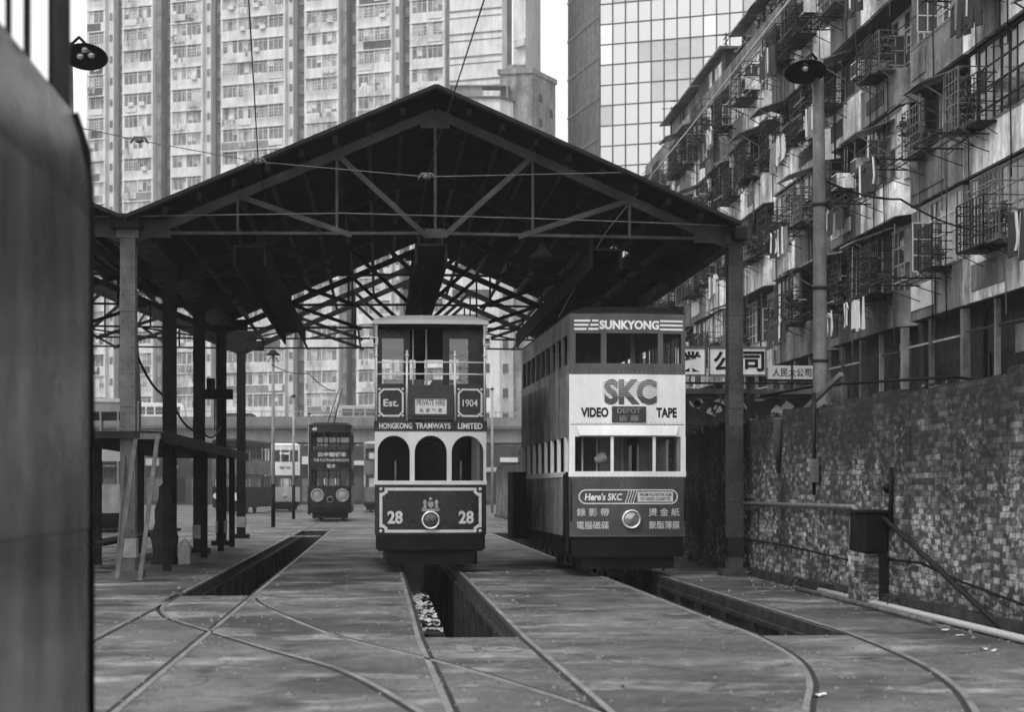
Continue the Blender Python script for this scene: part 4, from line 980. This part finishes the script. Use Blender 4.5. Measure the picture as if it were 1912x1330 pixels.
            if g.random() < .3:
                b = MB(); cy = g.uniform(y0 + .2, y1 - 2.0); cw = g.uniform(1.3, 2.0); zz = z + g.uniform(2.2, 2.6)
                b.add([(dx+.2, cy, zz+.3), (dx+.2, cy+cw, zz+.3), (dx-.9, cy+cw, zz-.1), (dx-.9, cy, zz-.1), (dx+.2, cy, zz+.26), (dx+.2, cy+cw, zz+.26), (dx-.9, cy+cw, zz-.14), (dx-.9, cy, zz-.14)], [(0,3,2,1),(4,5,6,7),(0,1,5,4),(1,2,6,5),(2,3,7,6),(3,0,4,7)])
                for yy in (cy + .1, cy + cw - .1): b.beam((dx-.85, yy, zz-.12), (dx, yy, zz-.6), .03)
                b.build('awning', M['tin'], t)
    for y in [0.02] + [j * bw for j in range(1, nb)]:
        b = MB()
        for o in ((-.12,), (.10,)) if y < .1 else ((0,),): b.tube([(FX - BX + .55, y + o[0], 3), (FX - BX + .55, y + o[0], RF + .5)], .055 if y > .1 else .075, 8)
        b.build('drain_pipe', M['steel'] if y < .1 else M['dark'], t)
    # ground floor: shop openings behind posts, fascia and shutters
    for j in range(nb):
        y0 = j * bw; b = MB(); b.box((-.06, y0 + .4, .0), (-.02, y0 + bw - .4, 4.7)); b.build('shop_opening', M['black'] if g.random() < .5 else M['tin'], t)  # flat panel; the black ones paint in the shop's dark inside
        b = MB(); b.box((-.8, y0 + .1, .0), (-.62, y0 + .3, 5.7)); b.box((-.8, y0 + bw * .55, 0), (-.68, y0 + bw * .55 + .1, 5.7)); b.build('pillar', M['plaster2'], t)
        b = MB()
        for k in range(4): b.beam((-.72, y0 + .3, 1.2 + k * 1.3), (-.72, y0 + bw, 1.25 + k * 1.3), .05)
        b.build('shop_rail', M['steel_light' if g.random() < .5 else 'dark'], t)
        for k in range(g.randint(2, 5)): b = MB(); yy = g.uniform(y0 + .4, y0 + bw - 1); zz = g.uniform(2.2, 4.6); b.box((-.5, yy, zz), (-.4, yy + g.uniform(.4, 1.2), zz + g.uniform(.3, .9))); b.build('shop_board', M[g.choice(['plaster2', 'steel', 'tin'])], t)
    # roof huts, aerials
    for j in range(2):
        ya = g.uniform(.5, L - 6); b = MB(); b.box((.2, ya, RF + .16), (3.5, ya + 4.5, RF + 2.2)); hut = b.build('roof_hut', M['plaster2'], t)
        b = MB(); b.add([(-.3, ya - .3, RF + 2.22), (3.8, ya - .3, RF + 2.6), (3.8, ya + 4.8, RF + 2.6), (-.3, ya + 4.8, RF + 2.22), (-.3, ya - .3, RF + 2.30), (3.8, ya - .3, RF + 2.68), (3.8, ya + 4.8, RF + 2.68), (-.3, ya + 4.8, RF + 2.30)], [(0,3,2,1),(4,5,6,7),(0,1,5,4),(1,2,6,5),(2,3,7,6),(3,0,4,7)]); b.build('tin_roof', M['tin'], hut)
    if seed == 35:
        b = MB(); b.box((-.5, 9.5, RF + .17), (3, 15.6, RF + 1.6)); b.box((.1, 6.2, RF + .17), (3, 8.4, RF + 1.2)); b.build('roof_storey', M['tenwall'], t)
        b = MB(); b.box((-.53, 10.2, RF + .5), (-.505, 11.6, RF + 1.3)); b.box((-.53, 12.4, RF + .4), (-.505, 13.0, RF + 1.4)); b.build('roof_storey_boards', M['plaster'], t)
        b = MB(); b.box((-.8, 9.2, RF + 1.6), (3.2, 15.9, RF + 1.7)); b.box((-.3, 6.0, RF + 1.2), (3.2, 8.7, RF + 1.28)); b.build('roof_storey_cover', M['tin'], t)
    for j in range(10):
        y = g.uniform(.5, L - .5); x = g.uniform(-.4, 2.5); hh = g.uniform(1.6, 3.2); b = MB(); b.beam((x, y, RF + .16), (x, y, RF + hh), .05)
        for k in range(4): zz = RF + hh - .15 - k * .22; b.beam((x, y - .55 + .08*k, zz), (x, y + .55 - .08*k, zz), .03); 
        b.beam((x - .5, y, RF + hh - .1), (x + .5, y, RF + hh - .1), .03); b.build('aerial', M['dark'], t)
tenement('nearest old tenement at the right edge, with barred balconies above the brick wall', 27.0, 46.2, 4, 11)
tenement('second old tenement behind the tall right lamp post with laundry on its balconies', 46.3, 62.6, 4, 22)
tenement('third old tenement beyond the lamp post, under the roof huts and aerials', 62.7, 78.8, 4, 35)
tenement('farthest old tenement of the row, meeting the mirror glass tower', 78.9, 94.0, 4, 47)
# laundry, air conditioners and potted plants are things of their own
def garment_mesh(kind, name):
    b = MB(); rg = random.Random(kind); n = 6
    if kind % 3 == 0: out = [(-.28, 0), (-.40, -.16), (-.33, -.22), (-.20, -.12), (-.21, -.68), (.21, -.66), (.20, -.12), (.33, -.22), (.40, -.16), (.28, 0)]
    elif kind % 3 == 1: out = [(-.18, 0), (-.22, -.85), (-.04, -.85), (0, -.3), (.04, -.84), (.22, -.85), (.18, 0)]
    else: out = [(-.22, 0), (-.24, -.5), (-.2, -.72), (.1, -.70), (.23, -.73), (.22, 0)]
    k = len(out); vs = [(dx + .03 * math.sin(z * 9 + y * 7), y, z) for dx in (-.02, .02) for y, z in out]
    b.add(vs, [tuple(range(k)), tuple(range(k, 2*k))[::-1]] + [(i, i + k, (i+1) % k + k, (i+1) % k) for i in range(k)]); return b
protos = {}
for i, (x, y, z, r_) in enumerate(GAR[:200]):
    kd = int(r_ * 1000) % 3; shade = 'w' if r_ < .6 else ('g' if r_ < .8 else 'd'); nm = ('shirt', 'trousers', 'towel')[kd]; key = (nm, shade)
    if key not in protos: protos[key] = garment_mesh(kd, nm).build(nm, M['cloth_' + shade]); o = protos[key]
    else: o = protos[key].copy(); COL.objects.link(o)
    o.location = (x, y, z); o.rotation_euler = (0, 0, R((r_ - .5) * 50)); s = .9 + .3 * r_; o.scale = (1, s, s)
    far = 'nearest' if y < 46 else ('second' if y < 62.6 else ('third' if y < 79 else 'farthest'))
    cl = {'w': 'white', 'g': 'grey', 'd': 'dark'}[shade]
    tag(o, f'{cl} {nm} hung to dry outside a balcony of the {far} old tenement', 'laundry', f'{cl} {nm} drying on the {far} tenement')
def ac(o=None):
    t = empty('air_conditioner')
    b = MB(); b.box((-.35, 0, 0), (.2, .62, .42)); b.build('casing', M['plaster'], t)
    b = MB()
    for k in range(7): b.box((-.37, .04, .05 + k * .05), (-.352, .58, .075 + k * .05))
    b.build('grille', M['black'], t)
    b = MB(); b.beam((-.3, .08, -.02), (.2, .08, -.02), .03); b.beam((-.3, .54, -.02), (.2, .54, -.02), .03); b.beam((-.3, .08, -.02), (.2, .08, -.3), .02); b.beam((-.3, .54, -.02), (.2, .54, -.3), .02); b.build('bracket', M['black'], t)
    return t
pa = None
for x, y, z in ACS:
    pa = o = ac() if pa is None else copy_tree(pa)
    o.location = (x, y, z); far = 'nearest' if y < 46 else ('second' if y < 62.6 else ('third' if y < 79 else 'farthest'))
    tag(o, f'window air conditioner box on a bracket outside the {far} old tenement', 'air conditioner', f'air conditioners on the {far} tenement')
rgp = random.Random(5); pp = None
def plant():
    t = empty('potted_plant'); b = MB(); b.lathe([(.001, 0), (.11, 0), (.15, .22), (.13, .22), (.12, .18), (.001, .18)], 12); b.build('pot', M['tin'], t)
    b = MB(); b.leaves((0, 0, .55), (.32, .38, .36), 120, .09, rgp); b.leaves((.05, .2, .75), (.2, .2, .25), 50, .08, rgp)
    for k in range(5): b.tube([(0, 0, .15), (rgp.uniform(-.2, .2), rgp.uniform(-.2, .2), .7)], .008, 4)
    b.build('foliage', M['leaf'], t); return t
for x, y, z, s in PLANTS + [(BX + .0, 60 + i * 2.2, RF + .3, .6) for i in range(6)]:
    pp = o = plant() if pp is None else copy_tree(pp)
    o.location = (x, y, z); o.scale = (s * 2.2,) * 3; o.rotation_euler.z = rgp.random() * 6; far = 'nearest' if y < 46 else ('second' if y < 62.6 else ('third' if y < 79 else 'farthest'))
    wh = 'on the roof edge' if z > 17 else 'in a balcony cage'
    tag(o, f'leafy potted plant {wh} of the {far} old tenement', 'potted plant', f'potted plants {wh} of the {far} tenement')

# signs across the lane
def board(px0, px1, py0, py1, Y):
    a = atY(px0, py1, Y); c = atY(px1, py0, Y); return a.x, c.x, a.z, c.z
t = thing('shop_sign', 'long white sign boards with large brushed Chinese characters across the lane', 'sign', (10, 55, 0))
for ch, p0, p1 in (('業', 1262, 1318), ('公', 1323, 1381), ('司', 1384, 1431)):
    x0, x1, z0, z1 = board(p0, p1, 649, 701, 55); x0 -= 10; x1 -= 10
    b = MB(); b.box((x0, 0, z0), (x1, .08, z1)); pn = b.build('sign_panel', M['white'], t)
    b = MB()
    for q in ((x0, x1, z0 - .03, z0 + .03), (x0, x1, z1 - .03, z1 + .03), (x0, x0 + .04, z0, z1), (x1 - .04, x1, z0, z1)): b.box((q[0], -.03, q[2]), (q[1], .0, q[3]))
    b.build('frame', M['steel'], pn)
    lettering(ch, .66, .62, (x0 + x1) / 2, (z0 + z1) / 2, M['black'], pn, lambda x: 0, .012, .03)
x0, x1, z0, z1 = board(1435, 1522, 683, 708, 54.5)
t2 = thing('small_sign', 'small low white sign board with five dark characters beside the big sign boards', 'sign', ((x0+x1)/2, 54.5, (z0+z1)/2))
b = MB(); b.cbox((0, .03, 0), (x1-x0, .06, z1-z0)); b.build('sign_panel', M['cream'], t2); b = MB(); b.cbox((0, -.01, 0), (.05, .05, z1 - z0 + .1)); b.cbox((0, .03, -(z1-z0)/2 - .04), (x1-x0 + .3, .1, .08)); b.build('frame', M['dark'], t2)
lettering('人民大公司', 1.2, .26, 0, 0, M['dark'], t2, lambda x: 0, .012, .01)
t = thing('lane_hut', 'low dark lane building with torn pale posters below the sign boards', 'hut', (9.6, 56, 0))
b = MB(); b.box((-2.6, 0, 0), (4.0, 6, 4.45)); b.build('wall', M['tenwall'], t)
b = MB(); b.box((-2.8, -.4, 4.45), (4.1, 6.2, 4.6)); b.build('roof', M['tin'], t)
rg = random.Random(9)
for k in range(9):
    b = MB(); x = rg.uniform(.0, 3.6); z = rg.uniform(3.9, 4.35); n = 7; b.prism([(x + .28 * rg.uniform(.4, 1) * math.cos(2*math.pi*i/n), z + .2 * rg.uniform(.3, 1) * math.sin(2*math.pi*i/n)) for i in range(n)][::-1], -.012, -.002, 1); b.build('torn_poster', M['paper'], t)
t = thing('sign_gantry', 'thin iron lattice bracket under the large sign boards', 'gantry', (9.1, 55.2, 0))
b = MB()
for i in range(6): b.beam((-.6 + i*.5, 0, 3.4), (-.1 + i*.5, 0, 4.3), .04); b.beam((-.1 + i*.5, 0, 3.4), (-.6 + i*.5, 0, 4.3), .04)
for z in (3.4, 4.3, 4.75): b.beam((-.8, 0, z), (4.2, 0, z), .06)
for x in (-.8, 2.2): b.beam((x, 0, 0), (x, 0, 6.0), .09)
b.build('lattice', M['dark'], t)
t = thing('wall_shrub', 'scruffy shrub growing on top of the far brick wall', 'shrub', (7.1, 84, 2.6))
b = MB(); b.leaves((0, 0, .6), (.7, .8, .6), 300, .13, rgp); b.build('foliage', M['leaf2'], t); b = MB(); b.tube([(0, 0, -.3), (.1, 0, .8)], .04); b.build('stem', M['wood_dark'], t)
# ------------------------------------------------------------------ far side: flyover, apartment slab, small blocks, glass tower
fl = thing('flyover', 'grey concrete road flyover crossing behind the shed', 'flyover', (0, 188, 0))
b = MB(); b.box((-60, 0, 6.35), (40, 9, 7.75)); b.build('deck_girder', M['concrete'], fl)
b = MB(); b.box((-60, -.6, 7.75), (40, 9.6, 8.05)); b.build('deck_slab', M['fly_dark'], fl)
b = MB(); b.box((-60, -.6, 8.05), (40, -.4, 8.95)); b.box((-60, 9.4, 8.05), (40, 9.6, 8.95)); b.build('parapet', M['concrete'], fl)
b = MB()
for k in range(50): b.beam((-60 + 2*k, -.5, 8.95), (-60 + 2*k, -.5, 9.5), .08)
b.beam((-60, -.5, 9.5), (40, -.5, 9.5), .08); b.build('railing', M['steel_light'], fl)
for x in (-48, -26, -4, 18): b = MB(); b.prism([(x-1.2, 2), (x+1.2, 2), (x+1.2, 7), (x-1.2, 7)], 0, 6.3); b.build('pier', M['fly_dark'], fl)
def vehicle(name, label, cat, x, y, z, L, H, m, win):
    t = thing(name, label, cat, (x, y, z))
    b = MB(); b.prism([(-L/2, .35), (L/2, .35), (L/2, H*.55), (L/2 - .15, H - .15), (L/2 - .5, H), (-L/2 + .2, H), (-L/2, H - .2)], 0, 1.9, 1); b.build('body', M[m], t, .06)
    for k in range(win):
        w0 = -L/2 + .35 + k * (L - .7) / win; b = MB(); b.box((w0, -.02, H*.52), (w0 + (L-.7)/win - .15, .01, H*.84)); b.build('window', M['pane'], t)
    for xx in (-L*.32, L*.32):
        b = MB(); b.lathe([(.05, -.02), (.38, -.02), (.40, .05), (.38, .22), (.05, .22)], 16, Matrix.Translation((xx, .2, .40)) @ Matrix.Rotation(R(90), 4, 'X')); b.build('wheel', M['black'], t)
    b = MB(); b.box((-L/2 - .03, -.03, H*.36), (L/2 + .03, .0, H*.42)); b.build('trim', M['steel'], t); return t
p = atY(298, 790, 192); vehicle('minibus', 'white minibus driving on the flyover behind the left column', 'minibus', p.x, 192, 8.05, 5.2, 2.5, 'white', 5)
p = atY(672, 780, 192); vehicle('delivery_van', 'pale van on the flyover left of the tram 28 balcony', 'van', p.x, 192, 8.05, 4.4, 2.3, 'bluegrey', 3)
p = atY(440, 780, 192); vehicle('saloon_car', 'dark low car on the flyover between the far columns', 'car', p.x, 192, 8.05, 4.2, 1.45, 'dark', 3)

def frame_of(px, Y, ang):
    """a facade frame: origin where the sight line px meets depth Y; x runs along the facade to the viewer's right"""
    o = atY(px, 915, Y); o.z = 0; return o, ang
def along(o, ang, px):
    """distance along the facade at which the sight line px meets it"""
    d = sight(px, 915); u = Vector((math.cos(ang), math.sin(ang)))
    # o + s u = k d
    det = u.x * (-d.y) + d.x * u.y
    return (-(o.x) * (-d.y) + (-d.x) * (o.y)) / det if abs(det) > 1e-9 else 0
ANG = -R(20) - YAW
o, ang = frame_of(832, 206, ANG)
apt = thing('apartment_block', 'tall pale apartment slab with stacked window bays behind the shed', 'apartment block', o, ang)
def S(px):
    d = sight(px, 915); ux, uy = math.cos(ang), math.sin(ang)
    # solve o + s*u = k*d
    det = ux * (-d.y) - (-d.x) * uy
    return ((-o.x) * (-d.y) - (-d.x) * (-o.y)) / det
bays = [(162, 196, 1), (228, 285, 2), (318, 378, 2), (412, 532, 4), (568, 632, 2), (665, 731, 2), (765, 830, 2)]
FH, ZW = 2.62, 49.4; NF = 19; BD = 1.9
sx0, sx1 = S(164), S(945)
b = MB(); b.prism([(sx0, BD), (sx1, BD), (sx1 - 9, 16), (sx0 - 9, 16)], 0, 74); b.build('wall', M['aptdark'], apt)  # darker render between the bays puts the recess shade into the colour
b = MB(); b.box((S(838), .2, 0), (S(936), BD - .002, 66)); gw = b.build('gable_wall', M['aptwall'], apt)
b = MB()
for k in range(-5, NF): z = ZW + .9 - FH * k; b.box((S(838), .08, z), (S(936), .198, z + .14)); b.box((S(838), .12, z - .75), (S(936), .198, z - .66))
b.build('string_course', M['aptwall2'], apt)
b = MB(); b.prism([(S(946), 2.2), (S(969), 2.2), (S(960), 9), (S(940), 9)], 0, 74); b.build('end_bay', M['aptwall'], apt)
for k in range(0, NF, 1):
    z = ZW + 2.0 - FH * k
    if k < 9:
        b = MB(); x0, x1 = S(948), S(972); n = 8
        b.prism([(x0, 2.2)] + [(x0 + (x1-x0) * i / n, 2.19 - .9 * math.sin(math.pi * min(i / n * .5 + .0, .5))) for i in range(n + 1)] + [(x1, 2.2)], z, z + .85); b.build('end_balcony', M['aptwall'], apt)
g6 = random.Random(19)
for (p0, p1, nw) in bays:
    b2 = MB(); x0, x1 = S(p0), S(p1)
    for k in range(-5, NF + 1):
        zt = ZW - FH * k; b2.box((x0, 0, zt), (x1, BD, zt + FH - 1.5)); b2.box((x0 - .0, .0, zt - 1.5), (x0 + .22, BD, zt)); b2.box((x1 - .22, .0, zt - 1.5), (x1, BD, zt)); b2.box((x0 - .05, -.08, zt - .02), (x1 + .05, -.002, zt + .12))
        b2.box((x0 + .22, .9, zt - 1.5), (x1 - .22, BD, zt))
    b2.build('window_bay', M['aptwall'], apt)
    for mt in ('aptwall2', 'curtain2', 'aptdark'):
        b6 = MB()
        for k in range(-5, NF):
            if g6.random() < .15: zt = ZW - FH * k; b6.box((x0 + g6.uniform(0, 1), -.03, zt + .15), (x1 - g6.uniform(0, 1.2), -.003, zt + FH - 1.56))
        if b6.v: tag(b6.build('patched_spandrels', M[mt], apt), kind='stuff')
    # pier strip at the right of each bay with small side windows and air conditioners
    b3 = MB(); wd = (S(p1 + 10) - S(p1)); b3.box((x1 + .02, .7, 0), (x1 + wd, BD - .002, 66)); pr = b3.build('bay_pier', M['aptwall2'] if p0 in (228, 568, 765) else M['aptwall'], apt)
    b4 = MB()
    for k in range(-5, NF): zt = ZW - FH * k - .3; b4.box((x1 + .25, .60, zt - .8), (x1 + .62, .698, zt))
    tag(b4.build('side_windows', M['aptpane'], pr), kind='stuff')
    b5 = MB()
    for k in range(-5, NF):
        zt = ZW - FH * k - .2; b5.box((x1 + wd + .25, BD - .12, zt - 1.1), (x1 + wd + 1.1, BD - .002, zt))
    tag(b5.build('recess_windows', M['aptpane'], pr), kind='stuff')
g = random.Random(77); wins = []
for (p0, p1, nw) in bays:
    x0, x1 = S(p0) + .22, S(p1) - .22; ww = (x1 - x0) / nw
    for k in range(-5, NF + 1):
        for j in range(nw): wins.append((x0 + j * ww, x0 + (j + 1) * ww, ZW - FH * k - 1.5, ZW - FH * k, p0, k))
def window_mesh(b, x0, x1, z0, z1, g):
    dep = .12 + (.3 if g.random() < .1 else 0); b.mi = 0; n = 3; fw = .06
    for i in range(n + 1): xx = x0 + .05 + (x1 - x0 - .1) * i / n; b.box((xx - fw/2, dep - .04, z0), (xx + fw/2, dep + .04, z1))
    b.box((x0, dep - .04, z0), (x1, dep + .04, z0 + .06)); b.box((x0, dep - .04, z1 - .32), (x1, dep + .02, z1 - .26))
    b.box((x0 - .05, dep - .08, z0), (x0 + .10, dep + .05, z1))
    sty = g.choice([.2, .8, 1.2, 2.0])
    for i in range(n):
        xa = x0 + .05 + (x1-x0-.1) * i / n; xb = xa + (x1-x0-.1) / n; r_ = g.random()
        b.mi = 2 if r_ < .30 * sty else (3 if r_ < .44 * sty else 1)
        zz = z0 if g.random() < .6 else z0 + (z1 - z0) * g.uniform(.2, .6)
        b.box((xa, dep + .05, zz), (xb, dep + .06, z1))
        if zz > z0: b.mi = 1; b.box((xa, dep + .05, z0), (xb, dep + .06, zz))
    if g.random() < .16: b.mi = 3; xa = g.uniform(x0, x1 - .8); b.box((xa, -.35, z0 - .1), (xa + .7, dep, z0 + .38))      # air conditioner in the sash
    if g.random() < .10: b.mi = 3; b.box((x0 + .1, -.12, z0 - .75), (x1 - .1, -.082, z0 - .05))                               # whitewashed spandrel
    if g.random() < .34:
        b.mi = 2 if g.random() < .5 else 3
        for q in range(g.randint(2, 5)): xa = g.uniform(x0, x1 - .35); b.box((xa, -.6, z0 - g.uniform(.5, .9)), (xa + .3, -.55, z0 - .05))
    if g.random() < .25:
        b.mi = 0
        for q in range(7): b.box((x0 + (x1-x0) * q / 6 - .02, -.4, z0 - .1), (x0 + (x1-x0) * q / 6 + .02, -.36, z1 - .5))
        for q in range(4): b.box((x0, -.4, z0 - .1 + q * .35), (x1, -.36, z0 - .06 + q * .35))
MS = [M['aptwall'], M['aptpane'], M['curtain'], M['curtain2']]
order = sorted(range(len(wins)), key=lambda i: (0 if wins[i][5] in range(-1, 7) else 1, i))
rest = MB()
for q, i in enumerate(order):
    x0, x1, z0, z1, p0, k = wins[i]
    if q < 96: b = MB(); window_mesh(b, x0, x1, z0, z1, g); b.build('window', MS, apt)
    else: window_mesh(rest, x0, x1, z0, z1, g)
ro = rest.build('more_windows', MS, apt); ro.name = 'window_rows'; tag(ro, kind='stuff')
b = MB(); b.box((sx0, -1.2, 0), (sx1, BD - .003, 5.2)); b.build('podium', M['tin'], apt)
# shops along the street under the flyover
shops = thing('shop_row', 'dim street shops with pale sign strips below the flyover', 'shops', (-22, 176, 0))
b = MB(); b.box((-32, 6, 0), (44, 9, 5.9)); b.build('wall', M['tenwall'], shops)
g = random.Random(4)
for k in range(34):
    x = -32 + k * 2.2 + g.uniform(0, .5); b = MB(); z = g.uniform(3.1, 5.2); b.box((x, 5.6 - g.uniform(0, 1), z), (x + g.uniform(.8, 2), 5.98, z + g.uniform(.3, .8))); b.build('shop_sign_strip', M[g.choice(['white', 'cream', 'bluegrey', 'dark', 'steel'])], shops)
    b = MB(); b.box((x, 5.9, .3), (x + 1.6, 5.98, 2.6)); b.build('shop_window', M[g.choice(['pane', 'black', 'steel', 'curtain'])], shops)
# the stained old block and the small block with roof clutter
p = atY(994, 915, 200)
ob = thing('stained_block', 'soot streaked old block rising right of the apartment slab, with few small windows', 'building', (p.x, 200, 0), -YAW); ob.scale = (1.31, 1.31, 1)
zt = EYE + (915 - 133) / 3400 * 200
b = MB(); b.prism([(-2.7, .6), (0, 0), (2.05, 4.5), (-.5, 6.5)], 0, zt); b.build('wall', M['stained'], ob)
b = MB(); b.prism([(-2.95, .45), (0, -.2), (2.2, 4.45), (-.5, 6.8)], zt, zt + .55); b.build('roof_parapet', M['stained'], ob)
b = MB(); b.box((-2.1, 1.2, zt + .55), (-.5, 3.0, zt + 1.3)); b.build('roof_room', M['aptwall2'], ob)
for k in range(14):
    for fr_ in (.35, .8):
        b = MB(); x = 2.05 * fr_; y = 4.5 * fr_; z = zt - 1.9 - k * 2.75 - (1.2 if fr_ > .5 else 0); d = Vector((2.05, 4.5)).normalized() * .33
        b.prism([(x - d.x + .03, y - d.y - .015), (x + d.x + .03, y + d.y - .015), (x + d.x - .1, y + d.y + .05), (x - d.x - .1, y - d.y + .05)], z - .9, z); b.build('window', M['pane'], ob)
p = atY(905, 915, 198.5)
sb = thing('roof_terrace_block', 'small pale block with cluttered roof terrace in front of the apartment slab', 'building', (p.x, 198.5, 0), -YAW); sb.scale = (1.36, 1.0, 1)
zt = EYE + (915 - 182) / 3400 * 198.5
b = MB(); b.prism([(-3.2, .0), (1.2, 0), (2.3, 1.8), (2.3, 6), (-3.2, 6)], 0, zt); b.build('wall', M['aptwall'], sb)
b = MB(); b.prism([(-3.4, -.3), (1.3, -.3), (2.5, 1.7), (2.5, 6.2), (-3.4, 6.2)], zt, zt + .2); b.box((-3.3, -.2, zt - 1.6), (1.1, -.02, zt - 1.4)); b.build('roof_slab', M['aptdark'], sb)
b = MB(); b.box((-2.6, .8, zt + .2), (-.2, 2.6, zt + 1.5)); b.box((-2.9, .5, zt + 1.5), (2.0, 2.9, zt + 1.62)); b.beam((1.8, .6, zt), (1.8, .6, zt + 1.5), .12); b.beam((-2.8, .6, zt), (-2.8, .6, zt + 1.5), .12); b.build('roof_shed', M['aptwall2'], sb)
for k in range(13): b = MB(); b.box((1.45, .38 - .02, zt - 3 - k * 2.7), (1.9, .5, zt - 2 - k * 2.7)); b.box((-2.6, -.04, zt - 3 - k * 2.7), (.4, .02, zt - 2 - k * 2.7)); b.build('window', M['pane'], sb)
# mirror glass tower
YT = 205
p = atY(1120, 915, YT); A1 = -R(20) - YAW
gt = thing('glass_tower', 'tall mirror glass office tower with a black square grid between slab and tenements', 'tower', (p.x, YT, 0), A1)
PW = 23.5 / 3400 * YT / math.cos(R(20)) * .995; PH = 38.2 / 3400 * YT; NC, NR = 22, 36
b = MB(); b.box((0, .25, 0), (NC * PW, 20, NR * PH)); b.build('core', M['fin'], gt)
g = random.Random(12); b = MB(); oz = (EYE + (915 - 120 / 2.987) / 3400 * YT) % PH
for i in range(NC):
    for j in range(NR):
        tx, tz = g.gauss(0, .006), g.gauss(0, .006); x0, x1, z0, z1 = i * PW, (i+1) * PW, oz + (j-1) * PH, oz + j * PH
        r_ = g.random(); blk = (math.sin(i * .7 + j * .5) + math.sin(i * .31 - j * .9)); b.mi = 1 if blk + g.gauss(0, .3) > .85 else (2 if r_ < .04 else 0)  # pane tones imitate reflections of buildings and bright sky
        b.add([(x0, .1 - tx - tz, z0), (x1, .1 + tx - tz, z0), (x1, .1 + tx + tz, z1), (x0, .1 - tx + tz, z1)], [(0, 1, 2, 3)])
b.build('curtain_wall', [M['mirror'], M['mirror2'], M['mirror3']], gt)
b = MB()
for i in range(NC + 1): b.box((i * PW - .055, -.02, 0), (i * PW + .055, .16, NR * PH))
for j in range(NR): b.box((0, -.01, oz + j * PH - .055), (NC * PW, .15, oz + j * PH + .055))
b.build('mullion_grid', M['mullion'], gt)
# the flank: recedes to the left almost along the view
da = R(90 + 8.5); q1 = sight(1061, 915); q0 = Vector((p.x, YT))
b = MB(); ca_, sa_ = math.cos(-A1), math.sin(-A1)
def loc(wx, wy): dx, dy = wx - p.x, wy - YT; return dx * ca_ - dy * sa_, dx * sa_ + dy * ca_
e = Vector((math.sin(R(5.5) - YAW - R(11.5)), math.cos(R(5.5) - YAW - R(11.5))))
det = e.x * -q1.y + q1.x * e.y; Ls = ((-p.x) * -q1.y + q1.x * (-YT)) / det
pe = (p.x + e.x * Ls, YT + e.y * Ls)
b.prism([(0, .25), loc(*pe), (6, 40), (6, .3)], 0, NR * PH); b.build('flank', M['fin'], gt)
lx, ly = loc(*pe); b = MB(); nrm = Vector((-(ly - .25), lx)).normalized()
for k in range(26):
    f_ = (k + .5) / 26; x, y = lx * f_, .25 + (ly - .25) * f_; b.beam((x, y, 0), (x, y, NR * PH), .18)
for j in range(0, NR, 2): b.beam((0, .25, j * PH), (lx, ly, j * PH), .3, .22)
b.build('flank_fins', M['tin'], gt)
# treetop showing over the valley between the two shed bays
p = atY(248, 915, 100)
t = thing('tree', 'feathery treetop rising behind the shed roof valley at left', 'tree', (p.x, 100, 0))
rg = random.Random(8); b = MB(); b.tube([(0, 0, 0), (.2, 0, 6), (0, .2, 12), (.1, 0, 15.5)], [.32, .26, .16, .05], 8)
for k in range(9): a = k * 2.4; b.tube([(0, 0, 10 + k * .5), (math.cos(a) * 1.2, math.sin(a), 12 + k * .5), (math.cos(a) * 1.9, math.sin(a) * 1.6, 13.2 + k * .4)], [.08, .05, .02], 5)
b.build('trunk', M['wood_dark'], t); b = MB()
for k in range(26): a = rg.random() * 6.3; r_ = rg.uniform(.2, 2.0); b.leaves((math.cos(a) * r_, math.sin(a) * r_, rg.uniform(12, 16.4)), (.7, .7, .45), 110, .13, rg)
b.build('crown', M['leaf'], t)
# haze over the whole place
b = MB(); b.box((-90, -20, -2.6), (90, 262, 100)); hz = b.build('haze', None); hz.data.materials.clear()
hm = bpy.data.materials.new('haze'); hm.use_nodes = True; t_ = hm.node_tree; t_.nodes.clear()
ou = N(t_, "ShaderNodeOutputMaterial"); pv = N(t_, "ShaderNodeVolumePrincipled"); pv.inputs["Color"].default_value = (.9, .9, .9, 1); pv.inputs["Density"].default_value = .0006; pv.inputs["Anisotropy"].default_value = .2
t_.links.new(pv.outputs[0], ou.inputs["Volume"]); hz.data.materials.append(hm); tag(hz, kind='stuff')
